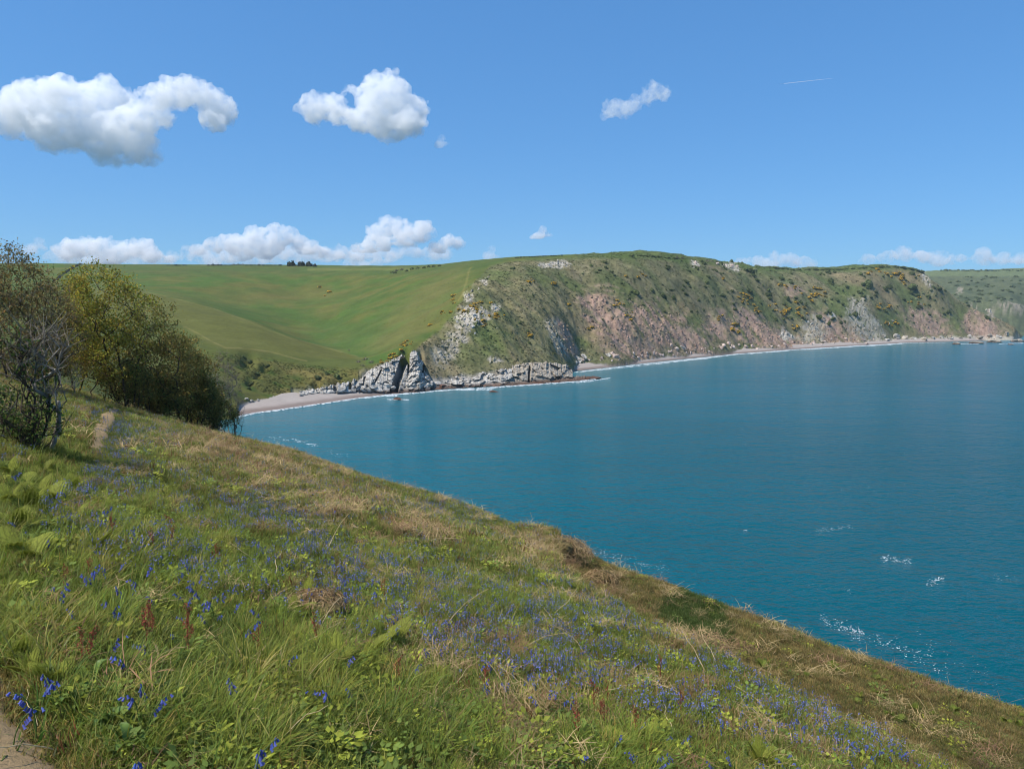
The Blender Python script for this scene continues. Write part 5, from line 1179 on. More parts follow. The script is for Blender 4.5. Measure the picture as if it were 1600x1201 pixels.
# dead stems and an ivy-clad stump nearer by
b_ = fore_hit(52, 694); Yd = b_[1]
tree('dead_tree', b_, 'dark ivy-clad broken stump with pale dead branches at the left', 'dead tree', px_env(b_, Yd, [(70, 590, 26, 44), (40, 560, 24, 40), (60, 545, 30, 30), (85, 600, 16, 40)]), 70, 5, M_IVY, M_GREYBARK, per_tip=0, twigs=7, seed=91, twigmat=M_TWIG, stem_r=.05)
b_ = fore_hit(40, 698); Yd = b_[1]
tree('ivy_stump', b_, 'dark ivy-covered stump below the pale dead branches', 'stump', px_env(b_, Yd, [(30, 610, 14, 60), (48, 660, 16, 36), (24, 560, 12, 30), (45, 690, 24, 22), (28, 680, 24, 28), (60, 700, 18, 14)]), 190, 4, M_IVY, M_BARK, per_tip=20, leaf=.045, seed=92, minz=.05, clump=.14, stem_r=.1)
b_ = near_base(-25, 730, 14)
tree('bramble_bush', b_, 'glossy green bramble bush at the left edge below the stump', 'bush', px_env(b_, 14, [(-5, 685, 30, 38), (-35, 640, 36, 46), (15, 705, 22, 24)]), 200, 7, M_IVY, M_BARK, per_tip=60, leaf=.05, seed=93, minz=.05, clump=.16, hollow=.3)
# fence post
b_ = fore_hit(92, 690); po = link('fence_post', None, loc=b_, rot=(.02, .05, .3)); tag(po, 'weathered grey wooden post leaning among the grass by the stump', 'post')
mb = MB(); hh = .85
ring = lambda z, r, w: np.array([(r * math.cos(a) * (1 + w * math.sin(3 * a)), r * math.sin(a), z) for a in np.linspace(0, 2 * math.pi, 9, endpoint=False)])
V, Q = loft([ring(-.4, .045, .1), ring(.4, .046, .12), ring(.7, .042, .05), ring(hh - .05, .04, .1), ring(hh, .03, .1), ring(hh + .005, .001, 0)]); mb.add(V, Q=Q)
link('shaft', mb.mesh('shaft', (M_GREYBARK,), True), po)

# ------------------------------------------------------------------ near vegetation
M_GRASS = mat_plant('grass_blades', (1, 1, 1), inst=True, transl=.45, rough=.55, spec=.25)
M_DRY = mat_plant('dry_stems', (1, 1, 1), inst=True, transl=.15, rough=.8)
M_HERB = mat_plant('herb_leaves', (1, 1, 1), inst=True, transl=.35)
M_BLUEI = mat_plant('bluebell_mass', (1, 1, 1), inst=True, transl=.25)
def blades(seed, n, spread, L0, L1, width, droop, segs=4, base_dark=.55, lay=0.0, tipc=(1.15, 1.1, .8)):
    """A tuft: n arching blades; darker at the base because the sheaths there are."""
    r_ = np.random.default_rng(seed)
    an = r_.uniform(0, 2 * math.pi, n); rd = spread * np.sqrt(r_.uniform(0, 1, n)); B = np.c_[rd * np.cos(an), rd * np.sin(an), np.full(n, -.03)]
    az = an + r_.normal(0, .9, n); L_ = r_.uniform(L0, L1, n); ln0 = r_.uniform(.1, .55, n) + lay; dr = droop * r_.uniform(.5, 1.5, n)
    H_ = np.c_[np.cos(az), np.sin(az), 0 * az]; W_ = np.c_[-np.sin(az), np.cos(az), 0 * az] * (width * r_.uniform(.7, 1.3, n))[:, None]
    pos = B.copy(); rows = []
    for s in range(segs + 1):
        f = s / segs; wd = (1 - f ** 1.8) * .5 + .02; rows.append((pos - W_ * wd, pos + W_ * wd))
        th = np.minimum(ln0 + dr * f, 2.0); pos = pos + (H_ * np.sin(th)[:, None] + np.array([0, 0, 1.0]) * np.cos(th)[:, None]) * (L_ / segs)[:, None]
    V = np.stack([np.stack(r, 1) for r in rows], 1)        # n, segs+1, 2, 3
    V = V.reshape(n, -1, 3); k = (segs + 1) * 2
    Q = np.array([[2 * s, 2 * s + 1, 2 * s + 3, 2 * s + 2] for s in range(segs)])
    Qa = (np.arange(n)[:, None, None] * k + Q[None]).reshape(-1, 4)
    f = np.repeat(np.linspace(0, 1, segs + 1), 2)[None, :, None]; bv = r_.uniform(.7, 1.3, n)[:, None, None]; hue = r_.normal(0, .1, n)[:, None, None]
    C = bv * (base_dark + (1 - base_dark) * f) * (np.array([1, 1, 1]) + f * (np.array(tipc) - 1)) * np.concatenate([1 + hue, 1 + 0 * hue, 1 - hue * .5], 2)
    return V.reshape(-1, 3), Qa, C.reshape(-1, 3)
def tuft(seed, *a, mat=None, name='tuft', **k):
    mb = MB(); V, Q, C = blades(seed, *a, **k); mb.add(V, Q=Q, C=C); return mb.mesh(name, (mat,))
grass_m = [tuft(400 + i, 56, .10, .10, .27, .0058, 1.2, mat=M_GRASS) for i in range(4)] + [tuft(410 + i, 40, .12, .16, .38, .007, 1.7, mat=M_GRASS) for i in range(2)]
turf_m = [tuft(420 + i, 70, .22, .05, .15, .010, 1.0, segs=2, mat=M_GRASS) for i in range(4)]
dry_m = [tuft(430 + i, 40, .20, .10, .30, .0045, .9, segs=3, lay=.6, mat=M_DRY, tipc=(1, 1, 1)) for i in range(4)]
def litter(seed):                                           # flattened dead bracken: crossed stalks and shreds
    r_ = np.random.default_rng(seed); mb = MB(); n = 60
    for k in range(n):
        p = np.r_[r_.normal(0, .16, 2), r_.uniform(.0, .10)]; az = r_.uniform(0, 6.3); L_ = r_.uniform(.1, .45); d = np.array([math.cos(az), math.sin(az), r_.uniform(-.1, .35)])
        w_2 = np.array([-d[1], d[0], 0]) * r_.uniform(.0025, .0065); m_ = p + d * L_ * .5 + np.array([0, 0, r_.uniform(0, .05)])
        mb.add([p - w_2, p + w_2, m_ - w_2, m_ + w_2, p + d * L_ - w_2 * .3, p + d * L_ + w_2 * .3], Q=[(0, 1, 3, 2), (2, 3, 5, 4)], C=r_.uniform(.6, 1.3))
    return mb.mesh('litter', (M_DRY,))
litter_m = [litter(440 + i) for i in range(4)]
def herb(seed, n=26, R=.14, leaf=.045, hgt=.2):
    r_ = np.random.default_rng(seed); mb = MB()
    for k in range(n):
        az = r_.uniform(0, 6.3); d = R * math.sqrt(r_.uniform()); p = np.array([d * math.cos(az), d * math.sin(az), hgt * r_.uniform(.2, 1)]); u = np.array([math.cos(az), math.sin(az), r_.uniform(-.3, .7)]); u /= np.linalg.norm(u)
        v = np.cross(u, (0, 0, 1)); v /= np.linalg.norm(v); L_ = leaf * r_.uniform(.7, 1.5)
        mb.add([p, p + u * L_ * .5 - v * L_ * .38, p + u * L_ * 1.1, p + u * L_ * .5 + v * L_ * .38], Q=[(0, 1, 2, 3)], C=r_.uniform(.65, 1.3))
        if k % 4 == 0: tube(mb, (p[0] * .5, p[1] * .5, -.02), p, .003, .002, 3, C=.7)
    return mb.mesh('herb', (M_HERB,))
herb_m = [herb(450 + i) for i in range(3)] + [herb(455, 34, .2, .07, .14)]
BLUE = lin(92, 100, 168); STEM = lin(96, 116, 58)
def bell_arrays(mb, p, d, L_, R, C):
    d = d / np.linalg.norm(d); e1 = np.cross(d, (.3, .5, .8)); e1 /= np.linalg.norm(e1); e2 = np.cross(d, e1); k = 6
    rings = []
    for f, r in ((0, .35), (.3, .8), (.75, .8), (1.0, 1.25)):
        an = np.arange(k) * 2 * math.pi / k; rings.append(p + d * L_ * f + (np.cos(an)[:, None] * e1 + np.sin(an)[:, None] * e2) * R * r)
    V, Q = loft(rings); mb.add(V, Q=Q, C=C)
def bluebell_geo(seed, hgt=.3, nb=9):
    r_ = np.random.default_rng(seed); st = MB(); fl = MB(); az = r_.uniform(0, 6.3); dirn = np.array([math.cos(az), math.sin(az), 0])
    pts_ = [np.array([0, 0, -.05])]
    for f in np.linspace(.15, 1, 8): pts_.append(dirn * .10 * hgt / .3 * f ** 3 + np.array([0, 0, hgt * (f - .12 * f ** 4)]))
    for a, b in zip(pts_[:-1], pts_[1:]): tube(st, a, b, .0035, .003, 4, C=STEM)
    for k in range(nb):
        f = .62 + .38 * k / (nb - 1); i = f * 8; j = min(7, int(i)); p = pts_[j] + (pts_[j + 1] - pts_[j]) * (i - j)
        sd = dirn * r_.uniform(.2, 1) + r_.normal(0, .5, 3) * np.array([1, 1, 0]); q = p + sd * .016 + np.array([0, 0, .004])
        bell_arrays(fl, q, sd * .5 + np.array([0, 0, -.75]), .021 * r_.uniform(.8, 1.15), .0068, BLUE * r_.uniform(.7, 1.35) * np.array([1 + r_.normal(0, .12), 1, 1]))
    lv = MB(); V, Q, C = blades(seed + 1, 5, .02, .16, .28, .012, 1.2); lv.add(V, Q=Q, C=C * lin(78, 104, 44))
    return st, fl, lv
M_BSTEM = mat_plant('bluebell_stem', (1, 1, 1), inst=False, transl=.2); M_BFLOW = mat_plant('bluebell_petals', (1, 1, 1), inst=False, transl=.3, obj_random=.12); M_BLEAF = mat_plant('bluebell_leaves', (1, 1, 1), inst=False, transl=.3)
bb_kinds = []
for i in range(6):
    s_, f_, l_ = bluebell_geo(500 + i, .26 + .03 * (i % 3), 8 + i % 4)
    bb_kinds.append((s_.mesh('stem', (M_BSTEM,), True), f_.mesh('flower_head', (M_BFLOW,), True), l_.mesh('leaves', (M_BLEAF,))))
def blue_mass(seed, n=5):
    r_ = np.random.default_rng(seed); mb = MB()
    for k in range(n):
        b = np.r_[r_.normal(0, .10, 2), 0]; h_ = r_.uniform(.18, .3); tube(mb, b, b + np.array([.02, .01, h_]), .004, .003, 3, C=STEM)
        for j in range(5):
            p = b + np.array([.02, .01, h_ * (.65 + .08 * j)]) + r_.normal(0, .012, 3); sz = .016
            u = r_.normal(size=3); u /= np.linalg.norm(u); v = np.cross(u, r_.normal(size=3)); v /= np.linalg.norm(v); sz = .012
            mb.add([p - u * sz, p - v * sz, p + u * sz, p + v * sz], Q=[(0, 1, 2, 3)], C=BLUE * r_.uniform(.8, 1.5))
    return mb.mesh('bluebell_cluster', (M_BLUEI,))
blue_m = [blue_mass(520 + i) for i in range(3)]

def scatter(n, ymin, ymax, power, amin=-.80, amax=.80):
    """Random spots on the slope that thin out with distance."""
    a_ = rng.uniform(amin, amax, n); u = rng.uniform(size=n); k = 2 - power
    Y = (ymin ** k + u * (ymax ** k - ymin ** k)) ** (1 / k); X = a_ * Y
    ok = (Y < edgeY(a_) + 1.6); X, Y, a_ = X[ok], Y[ok], a_[ok]
    Z = fore_z(X, Y); px, py = project(X, Y, Z); ok = (px > -120) & (px < 1720) & (py < 1300)
    return X[ok], Y[ok], Z[ok], px[ok], py[ok], a_[ok]
def path_dist(X, Y):
    d = np.full(len(X), 1e9)
    for p in PATH_XY[::3]: d = np.minimum(d, np.hypot(X - p[0], Y - p[1]))
    return d
def gauss(px, py, lst):
    m = np.zeros(len(px))
    for cx_, cy_, rx, ry in lst: m = np.maximum(m, np.exp(-(((px - cx_) / rx) ** 2 + ((py - cy_) / ry) ** 2)))
    return m
def sight(px, py): return (px > 128) & (px < 196) & (py > 640) & (py < 730)
def rots(n, tilt=.15): return np.c_[rng.normal(0, tilt, n), rng.normal(0, tilt, n), rng.uniform(0, 6.3, n)]
def patch(X, Y): return fbm(X / 2.6 + 5, Y / 2.6, 3), fbm(X / .8, Y / .8 + 7, 2)
STRAW_AT = [(420, 735, 80, 35), (330, 700, 60, 25), (520, 800, 60, 25), (870, 860, 50, 30), (740, 1000, 110, 30), (800, 1130, 120, 60), (850, 850, 40, 30), (1080, 1010, 80, 20), (500, 940, 40, 40), (1000, 1080, 120, 25), (640, 830, 50, 20), (690, 1040, 90, 30), (1180, 1150, 100, 30)]
LUSH_AT = [(200, 900, 220, 130), (300, 1100, 350, 140), (640, 1150, 140, 70), (60, 720, 70, 60), (600, 870, 50, 25), (960, 1180, 90, 50), (750, 950, 120, 40)]
# long grass close by
X, Y, Z, px, py, a_ = scatter(24000, 1.9, 22, 1.25)
p1, p2 = patch(X, Y); beyond = Y > lipY(a_); straw = gauss(px, py, STRAW_AT); lush = gauss(px, py, LUSH_AT)
pd = path_dist(X, Y); vis_path = ((py > 1050) & (px < 90)) | ((py < 690) & (px < 230) & (px > 140))
ok = ~beyond & (rng.uniform(size=len(X)) < .35 + .65 * lush) & (rng.uniform(size=len(X)) > .75 * straw) & ~((pd < .34) & vis_path) & ~sight(px, py)
X, Y, Z, p1, p2, lush = X[ok], Y[ok], Z[ok], p1[ok], p2[ok], lush[ok]; n = len(X)
gcol = lin(122, 138, 58) * (1 + .3 * p1 + .25 * rng.normal(size=n)).clip(.4, 1.7)[:, None]; m_ = sstep(.0, .6, p2)[:, None]; gcol = gcol * (1 - m_) + lin(136, 142, 58) * m_
yel = rng.uniform(size=n) < .12; gcol[yel] = lin(170, 160, 94)
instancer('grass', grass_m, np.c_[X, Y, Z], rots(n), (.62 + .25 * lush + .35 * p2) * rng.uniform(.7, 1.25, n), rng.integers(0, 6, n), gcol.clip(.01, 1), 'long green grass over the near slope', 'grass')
# short turf everywhere
X, Y, Z, px, py, a_ = scatter(95000, 2.2, 62, .95)
p1, p2 = patch(X, Y); beyond = Y > lipY(a_); straw = gauss(px, py, STRAW_AT); pd = path_dist(X, Y)
ok = ~((pd < .24 + .1 * p2) & (((py > 1050) & (px < 90) & (rng.uniform(size=len(X)) < .5)) | ((py < 690) & (px < 230) & (px > 140)))); X, Y, Z, p1, p2, beyond, straw, px, py = [q[ok] for q in (X, Y, Z, p1, p2, beyond, straw, px, py)]; n = len(X)
tcol = lin(122, 132, 64) * (1 + .3 * p1 + .18 * rng.normal(size=n))[:, None]
m_ = np.clip(sstep(-.1, .5, p2 + .5 * p1) * .5 + straw * .5, 0, .9); pick = rng.uniform(size=n) < m_; tcol[pick] = lin(162, 142, 98) * rng.uniform(.7, 1.2, pick.sum())[:, None]
tcol[(path_dist(X, Y) < .55) & (px < 120) & (py > 1000)] = lin(158, 142, 92)
red = rng.uniform(size=n) < .05; tcol[red] = lin(128, 84, 58)
bz = beyond; br = fbm(X / 1.7 + 30, Y / 1.7, 3); tb = lin(146, 128, 86) * (1 + .28 * rng.normal(size=n) + .3 * br)[:, None]; gb = (rng.uniform(size=n) < .30 + .5 * sstep(0, .5, p1)); tb[gb] = lin(112, 114, 62) * rng.uniform(.7, 1.2, gb.sum())[:, None]; tcol[bz] = tb[bz]
dk = gauss(px, py, [(1080, 955, 50, 35), (1110, 985, 30, 25)]) > .35; tcol[dk & bz] = lin(82, 100, 50)
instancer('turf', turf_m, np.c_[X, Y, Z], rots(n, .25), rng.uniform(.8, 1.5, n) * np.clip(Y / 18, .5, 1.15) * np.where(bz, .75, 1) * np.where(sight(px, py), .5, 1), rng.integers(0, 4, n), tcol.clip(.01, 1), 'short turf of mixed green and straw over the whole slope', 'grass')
# dry stems and dead bracken litter
X, Y, Z, px, py, a_ = scatter(30000, 2.4, 60, 1.0)
p1, p2 = patch(X, Y); straw = gauss(px, py, STRAW_AT); beyond = Y > lipY(a_); pd = path_dist(X, Y)
ok = (rng.uniform(size=len(X)) < .12 + .7 * straw + .35 * sstep(.0, .5, p1)) & (pd > .4) & ~sight(px, py) & (rng.uniform(size=len(X)) < np.where(beyond, .5, 1)); X, Y, Z = X[ok], Y[ok], Z[ok]; n = len(X)
dcol = np.where(rng.uniform(size=(n, 1)) < .6, lin(164, 142, 100), lin(130, 100, 74)) * rng.uniform(.7, 1.2, n)[:, None]
k = n * 3 // 5
instancer('dry_grass', dry_m, np.c_[X, Y, Z][:k], rots(k, .25), rng.uniform(.7, 1.3, k) * np.clip(Y[:k] / 26, .5, .95), rng.integers(0, 4, k), dcol[:k], 'dry straw-coloured grass stems through the turf', 'dry grass')
instancer('bracken_litter', litter_m, np.c_[X, Y, Z + .02][k:], rots(n - k, .2), rng.uniform(.7, 1.3, n - k) * np.clip(Y[k:] / 18, .45, 1.2), rng.integers(0, 4, n - k), dcol[k:], 'flattened brown dead bracken lying on the slope', 'dead bracken')
# leafy herbs
X, Y, Z, px, py, a_ = scatter(26000, 2.6, 55, 1.05)
p1, p2 = patch(X + 40, Y); beyond = Y > lipY(a_); pd = path_dist(X, Y)
ok = (rng.uniform(size=len(X)) < .22 + .6 * sstep(0, .5, p1) + .3 * gauss(px, py, LUSH_AT)) & (pd > .4) & ~sight(px, py) & (rng.uniform(size=len(X)) < np.where(beyond, .25, 1)); X, Y, Z, beyond = X[ok], Y[ok], Z[ok], beyond[ok]; n = len(X)
hcol = np.where(rng.uniform(size=(n, 1)) < .5, lin(150, 156, 58), lin(112, 130, 58)) * rng.uniform(.75, 1.25, n)[:, None]; hcol[beyond] *= np.array([.85, .8, .9])
instancer('leafy_herbs', herb_m, np.c_[X, Y, Z], rots(n, .2), rng.uniform(.6, 1.1, n) * np.clip(Y / 18, .6, 1.1), rng.integers(0, 4, n), hcol, 'low leafy green herbs growing through the turf', 'herbs')
# bluebells: the far drifts as one mass, the nearest ones singly
BLUE_AT = [(230, 880, 110, 60), (120, 765, 110, 40), (300, 900, 70, 50), (420, 800, 120, 40), (560, 900, 80, 35), (660, 930, 110, 45), (800, 970, 140, 50), (760, 1010, 110, 40), (930, 960, 90, 40), (900, 1040, 130, 40), (1150, 1060, 120, 40), (1250, 1110, 90, 30), (1350, 1150, 60, 25), (700, 800, 90, 25), (480, 870, 60, 40), (1060, 1130, 130, 35), (60, 730, 50, 20), (200, 690, 60, 25), (880, 900, 60, 20), (1280, 1180, 60, 20)]
X, Y, Z, px, py, a_ = scatter(60000, 6.0, 50, 1.0)
beyond = Y > lipY(a_); dens = gauss(px, py, BLUE_AT); p1, p2 = patch(X + 90, Y + 13)
ok = ~beyond & (rng.uniform(size=len(X)) < .42 * dens * sstep(-.6, .45, p1 + .5 * p2) + .06) & (path_dist(X, Y) > .4); X, Y, Z = X[ok], Y[ok], Z[ok]; n = len(X)
instancer('bluebell_drifts', blue_m, np.c_[X, Y, Z], rots(n, .12), rng.uniform(.6, .95, n) * np.clip(Y / 20, .85, 1.2), rng.integers(0, 3, n), np.array([1.35, 1.25, .95]) * rng.uniform(.75, 1.25, n)[:, None], 'drifts of small violet-blue bluebells across the slope', 'flowers')
seen = [(222, 1132), (205, 1000), (375, 967), (240, 972), (165, 973), (543, 1005), (440, 998), (55, 1063), (60, 1038), (86, 1022), (20, 1082), (212, 1055), (233, 1042), (231, 1068), (387, 1143), (399, 1160), (505, 1042), (518, 1055), (551, 1050), (97, 912), (150, 875), (141, 883), (228, 872), (222, 890), (196, 902), (302, 868), (315, 913), (310, 920), (345, 915), (336, 925), (328, 938), (365, 925), (412, 938), (366, 1040), (1145, 1165), (1170, 1175), (1122, 1168), (1245, 1178), (95, 745), (105, 752), (85, 757), (20, 733), (30, 730)]
near = list(seen)
while len(near) < 300:
    cx_, cy_, rx, ry = BLUE_AT[rng.integers(0, len(BLUE_AT))]; x, y = cx_ + rng.normal(0, .6) * rx, cy_ + rng.normal(0, .6) * ry
    if y < 770 or x < 0 or x > 1500 or y > 1190: continue
    near.append((x, y))
for i, (x, y) in enumerate(near):
    h_ = None
    for k in range(4):                                      # the head is what shows: find the ground under it
        g = fore_hit(x, y + (0.27 * F / (h_[1] if h_ is not None else 6.0)))
        if g is None: break
        h_ = g
    if h_ is None or h_[1] > lipY(np.array([h_[0] / h_[1]]))[0]: continue
    km = bb_kinds[i % 6]; sc_ = rng.uniform(.75, 1.0) * (1 if i < len(seen) else np.clip(h_[1] / 12, .75, .95))
    r_ = link('bluebell', None, loc=h_, rot=(rng.normal(0, .08), rng.normal(0, .08), rng.uniform(0, 6.3)), scale=sc_)
    tag(r_, 'violet-blue bluebell in flower among the near grass', 'bluebell', 'bluebells in flower on the near slope')
    link('stem', km[0], r_); link('flower_head', km[1], r_)
    if h_[1] < 9: link('leaves', km[2], r_)
    if i == 0: r_['label'] = 'nearest bluebell, standing tall at the bottom left'

# ferns: young yellow-green fronds
M_FERN = mat_plant('young_fern', tuple(lin(136, 142, 56)), inst=False, transl=.4, obj_random=.12)
def frond(seed, L_=.55, n=15, droop=.9, wid=.25):
    r_ = np.random.default_rng(seed); mb = MB(); p = np.array([0, 0, -.04]); pr = [p]; th = .12
    for s in range(20):
        th = .12 + droop * (s / 20) ** 1.6; p = p + np.array([math.sin(th), 0, math.cos(th)]) * L_ / 20; pr.append(p)
    for a, b in zip(pr[:-1], pr[1:]): tube(mb, a, b, .004, .003, 3, C=(.9, .85, .7))
    for k in range(n):
        f = .30 + .70 * k / (n - 1); i = f * 20; j = min(19, int(i)); p = pr[j] + (pr[j + 1] - pr[j]) * (i - j); t = pr[j + 1] - pr[j]; t /= np.linalg.norm(t)
        w_3 = wid * math.sin(math.pi * min(1, (1.02 - f) * .95 + .02)) ** .8 * (1.15 - f * .5)
        for sd in (-1, 1):
            o_ = np.array([0, sd, 0]) * .92 + t * .42; o_ /= np.linalg.norm(o_); nn = np.cross(o_, t); nn /= np.linalg.norm(nn); up = nn * (1 if nn[2] > 0 else -1)
            m = max(3, int(w_3 / .05))
            for q in range(m):                              # pinnules along each pinna
                g = (q + .3) / m; c = p + o_ * w_3 * g - up * .25 * w_3 * g * g; s_ = w_3 * .34 * (1.1 - g)
                for s2 in (-1, 1):
                    d2 = t * s2 * .9 + o_ * .45; mb.add([c - o_ * s_ * .25, c + d2 * s_ * .6 - o_ * s_ * .3, c + d2 * s_ * 1.15, c + o_ * s_ * .45 + d2 * s_ * .35], Q=[(0, 1, 2, 3)], C=r_.uniform(.7, 1.25))
    return mb.mesh('frond', (M_FERN,))
frond_m = [frond(600 + i, .6, 12, [.6, 1.0, 1.4, .35][i]) for i in range(4)]
FERN = [(150, 868, 1.25), (165, 880, 1.0), (60, 775, 1.1), (45, 800, 1.1), (85, 790, 1.1), (30, 830, 1.0), (50, 880, 1.1), (20, 870, 1.1), (90, 830, .9), (25, 1040, .7), (45, 1060, .6), (80, 1075, .6), (35, 760, 1), (110, 770, .9), (70, 740, .9), (585, 1025, .9), (600, 1010, .9), (575, 1040, .8), (622, 1000, .8), (460, 965, .8), (525, 1045, .8), (590, 1060, .5), (10, 790, 1.1), (480, 935, .7), (120, 810, .8), (15, 745, 1), (970, 1180, .7), (995, 1170, .7), (955, 1165, .6), (1185, 1200, .8), (1210, 1208, .7)]
for i, (x, y, sz) in enumerate(FERN):
    h_ = fore_hit(x, y)
    if h_ is None: continue
    r_ = link('fern', None, loc=h_, rot=(0, 0, rng.uniform(0, 6.3)), scale=sz * .55)
    side = 'beside the footpath at the left' if x < 200 else ('in the middle of the near slope' if x < 700 else 'at the bottom right of the slope')
    tag(r_, {0: 'largest yellow-green fern spreading flat above a dark hollow'}.get(i, 'young yellow-green fern ' + side), 'fern', 'ferns ' + side)
    for k in range(3 + i % 3):
        link('frond', frond_m[(i + k) % 4], r_, rot=(rng.normal(0, .12), rng.normal(.4, .2), 2 * math.pi * k / (3 + i % 3) + rng.uniform(-.4, .4)), scale=rng.uniform(.8, 1.1))
# green bracken shoots dotted over the brown lower slope
M_BRK = mat_plant('green_bracken', tuple(lin(104, 116, 44)), inst=False, transl=.35, obj_random=.15)
brk_m = [frond(620 + i, .5, 9, .9, .26) for i in range(2)]
for m in brk_m: m.materials[0] = M_BRK
spots = [(1365, 1055), (1372, 1065), (1360, 1075), (1368, 1085), (1340, 1100), (1345, 1092), (1380, 1090), (1410, 1080), (1390, 1062), (1400, 1046), (1430, 1112), (1455, 1118), (1492, 1115), (1495, 1122), (1390, 1122), (1405, 1128), (1260, 1060), (1300, 1045), (1310, 1050), (1190, 1045), (1200, 1040), (1580, 1100), (1590, 1135), (1595, 1120), (1570, 1130), (1410, 1035), (1425, 1042), (1370, 1025), (1385, 1030), (1440, 1050), (1100, 935), (1085, 925), (1060, 915), (1240, 1165), (1490, 1185), (1540, 1165)]
for i, (x, y) in enumerate(spots):
    h_ = fore_hit(x, y)
    if h_ is None: continue
    r_ = link('bracken_shoot', None, loc=h_, rot=(0, 0, rng.uniform(0, 6.3)), scale=rng.uniform(.35, .6)); tag(r_, 'green bracken shoot dotted on the brown lower slope', 'bracken', 'bracken shoots on the brown lower slope')
    for k in range(5): link('frond', brk_m[k % 2], r_, rot=(rng.normal(0, .12), rng.normal(.3, .2), 1.26 * k + rng.uniform(-.4, .4)), scale=rng.uniform(.7, 1.1))
# red sorrel
M_SORREL = mat_plant('red_sorrel', (1, 1, 1), inst=False, transl=.25)
def sorrel(seed):
    r_ = np.random.default_rng(seed); st = MB(); fl = MB(); h_ = .36; tube(st, (0, 0, -.05), (.03, .01, h_), .0035, .002, 4, C=lin(120, 72, 52))
    for k in range(5):
        f = .45 + .11 * k; b = np.array([.03 * f, .01 * f, h_ * f]); az = r_.uniform(0, 6.3); e_ = b + np.array([math.cos(az) * .05, math.sin(az) * .05, .08]); tube(st, b, e_, .002, .0015, 3, C=lin(140, 74, 54))
        for j in range(22):
            p = b + (e_ - b) * r_.uniform() + r_.normal(0, .009, 3); sz = .006; u = r_.normal(size=3); u /= np.linalg.norm(u); v = np.cross(u, r_.normal(size=3)); v /= np.linalg.norm(v); fl.add([p - u * sz, p - v * sz, p + u * sz, p + v * sz], Q=[(0, 1, 2, 3)], C=lin(160, 84, 64) * r_.uniform(.6, 1.2))
    return st.mesh('stem', (M_SORREL,)), fl.mesh('seed_head', (M_SORREL,))
sor = [sorrel(640 + i) for i in range(3)]
for i, (x, y) in enumerate([(232, 1000), (225, 1015), (240, 990), (290, 1010), (296, 1020), (135, 1045), (128, 1040), (100, 915), (145, 900), (240, 860), (275, 830), (270, 845), (205, 860), (405, 1020), (1260 - 320, 1120), (950, 1090), (930, 1110), (945, 1130), (500, 1000), (600, 930), (760, 1080), (905, 1150), (1065, 1110), (990, 1150), (180, 830), (620, 1060), (340, 880), (1030, 1060)]):
    h_ = fore_hit(x, y + 18)
    if h_ is None: continue
    r_ = link('sorrel', None, loc=h_, rot=(rng.normal(0, .1), rng.normal(0, .1), rng.uniform(0, 6.3)), scale=rng.uniform(.75, 1.1) * np.clip(h_[1] / 8, .8, 1.2)); tag(r_, 'red-brown seeding sorrel stalk in the near grass', 'sorrel', 'sorrel stalks in the near grass')
    link('stem', sor[i % 3][0], r_); link('seed_head', sor[i % 3][1], r_)
# broad dock leaves near the bottom left
M_DOCK = mat_plant('dock_leaf', tuple(lin(104, 128, 62)), inst=False, transl=.3, rough=.45)
def dock_leaf(seed):
    r_ = np.random.default_rng(seed); L_, W_ = .22, .045; V = []
    for i in range(8):
        f = i / 7; w = W_ * math.sin(math.pi * min(1, f * .92 + .06)) ** .7; x = L_ * f; z = .10 * math.sin(f * 2.4) + .02
        V += [(x, -w, z + .012 * math.sin(f * 9)), (x, 0, z - .012), (x, w, z + .012 * math.cos(f * 8))]
    mb = MB(); mb.add(V, Q=[(3 * i + c, 3 * i + c + 1, 3 * i + c + 4, 3 * i + c + 3) for i in range(7) for c in (0, 1)], C=np.repeat(r_.uniform(.8, 1.15, 8), 3)[:, None]); return mb.mesh('leaf', (M_DOCK,), True)
dk_m = [dock_leaf(660 + i) for i in range(2)]
for i, (x, y, lab) in enumerate([(165, 1145, 'broad-leaved dock rosette near the tallest bottom-left bluebell'), (145, 1075, 'dock rosette with an upcurled yellowing leaf at the left'), (205, 1180, 'dock rosette at the bottom edge below the tallest bluebell'), (110, 1110, 'dock rosette beside the bare path edge'), (250, 1100, 'dock rosette right of the tallest bluebell')]):
    h_ = fore_hit(x, y); r_ = link('dock_plant', None, loc=h_, rot=(0, 0, rng.uniform(0, 6)), scale=.55); tag(r_, lab, 'dock', 'dock rosettes near the path')
    for k in range(7): link('leaf', dk_m[k % 2], r_, rot=(0, -rng.uniform(0, .7), .9 * k + rng.uniform(-.3, .3)), scale=rng.uniform(.7, 1.15))
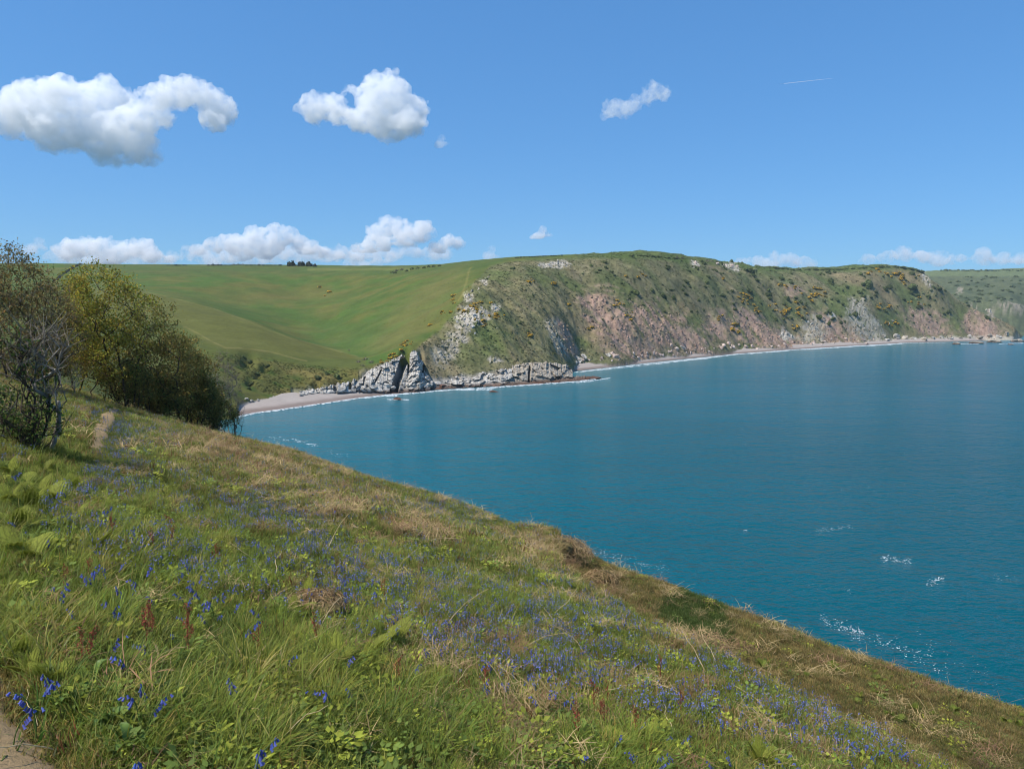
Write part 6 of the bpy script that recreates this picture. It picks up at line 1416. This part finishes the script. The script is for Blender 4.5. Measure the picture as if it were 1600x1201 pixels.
# bare pale stalks lying about
M_STALK = mat_plain('bleached_stalk', tuple(lin(170, 146, 104)), .9, tuple(lin(206, 186, 146)), 14.0)
stk = []
for i in range(3):
    r_ = np.random.default_rng(680 + i); mb = MB(); p = np.zeros(3); d = np.array([1, 0, .25])
    for k in range(6):
        q = p + d * .11 + r_.normal(0, .012, 3); tube(mb, p, q, .006 - .0006 * k, .0055 - .0006 * k, 5); p = q; d = d + np.array([0, r_.normal(0, .15), -.08])
    stk.append(mb.mesh('dead_stalk', (M_STALK,), True))
for i in range(70):
    x, y = (rng.uniform(380, 1300), rng.uniform(780, 1195)) if i > 12 else [(415, 905), (430, 910), (30, 1100), (90, 1190), (60, 1150), (790, 960), (1090, 1110), (1010, 1140), (1040, 1175), (835, 1180), (500, 900), (1180, 1075), (700, 980)][i]
    h_ = fore_hit(x, y)
    if h_ is None or h_[1] > 30: continue
    tag(link('dead_stalk', stk[i % 3], loc=h_ + np.array([0, 0, .05]), rot=(0, -rng.uniform(-.1, .8), rng.uniform(0, 6.3)), scale=rng.uniform(.8, 1.3) * np.clip(h_[1] / 12, .4, .9)), 'bleached dead bracken stalk lying on the near slope', 'dead stalk', 'dead bracken stalks on the near slope')
# the tangled mound of dead bracken on the brow and the dead clump in mid slope
M_MOUND = mat_plain('dead_bracken_stems', tuple(lin(120, 92, 64)), .95, tuple(lin(176, 150, 110)), 7.0)
def tangle(name, base, size, n, seed, label, mat):
    r_ = np.random.default_rng(seed); root = link(name, None, loc=base); tag(root, label, 'dead bracken'); mb = MB()
    for k in range(n):
        d = r_.normal(size=3); d[2] = abs(d[2]); d /= np.linalg.norm(d); p = d * np.array(size) * r_.uniform(.6, 1.0) ** .5; t = np.cross(d, r_.normal(size=3)) + np.array([.15, -.1, -.35]); t /= np.linalg.norm(t); L_ = r_.uniform(.15, .6) * size[0]
        w4 = .012 * size[0] if size[0] < .6 else .009; tube(mb, p - t * L_ * .5, p + d * .06 * size[0], w4, w4 * .8, 3); tube(mb, p + d * .06 * size[0], p + t * L_ * .5, w4 * .8, w4 * .3, 3)
    link('stems', mb.mesh('stems', (mat,)), root)
    lb = leafball(seed + 5, 700, .05, R=tuple(np.array(size) * 1.25), core=True, lumps=9); link('foliage', lb.mesh('foliage', (M_MOUNDF,)), root)
    return root
M_MOUNDF = mat_plant('brown_bramble', tuple(lin(112, 98, 60)), inst=False, transl=.2)
for px_, py_, sz, n, lab in [(880, 868, (1.3, 1.2, .85), 560, 'tangled brown bracken mound on the brow, left of the dark hollow'), (938, 912, (.8, .8, .6), 260, 'smaller brown bracken tangle right of the dark hollow'), (905, 852, (.7, .9, .5), 260, 'upright dry bracken top of the mound against the sea')]:
    h_ = fore_hit(px_, py_); tangle('bracken_mound', h_ - np.array([0, 0, .1]), sz, n, int(px_), lab, M_MOUND)
h_ = fore_hit(490, 955); tangle('bracken_clump', h_, (.32, .3, .18), 420, 77, 'pale heap of dead bracken in the middle of the near slope', M_MOUND)

# ------------------------------------------------------------------ a little sea air between here and the far land
x0, x1, y0, y1, z0, z1 = -45000, 45000, -60, 9600, -11, 200
mb = MB(); mb.add([(x, y, z) for z in (z0, z1) for y in (y0, y1) for x in (x0, x1)], Q=[(0, 2, 3, 1), (4, 5, 7, 6), (0, 1, 5, 4), (2, 6, 7, 3), (0, 4, 6, 2), (1, 3, 7, 5)])
mh = bpy.data.materials.new('sea_air'); mh.use_nodes = True; nt = mh.node_tree; nt.nodes.remove(nt.nodes['Principled BSDF'])
v = nt.nodes.new('ShaderNodeVolumePrincipled'); v.inputs['Color'].default_value = (0.86, 0.93, 1.0, 1); v.inputs['Density'].default_value = 0.00006; v.inputs['Anisotropy'].default_value = 0.3
nt.links.new(v.outputs[0], nt.nodes['Material Output'].inputs['Volume'])
tag(link('haze', mb.mesh('haze', (mh,))), 'thin pale sea haze over the bay', 'haze', None, 'stuff')
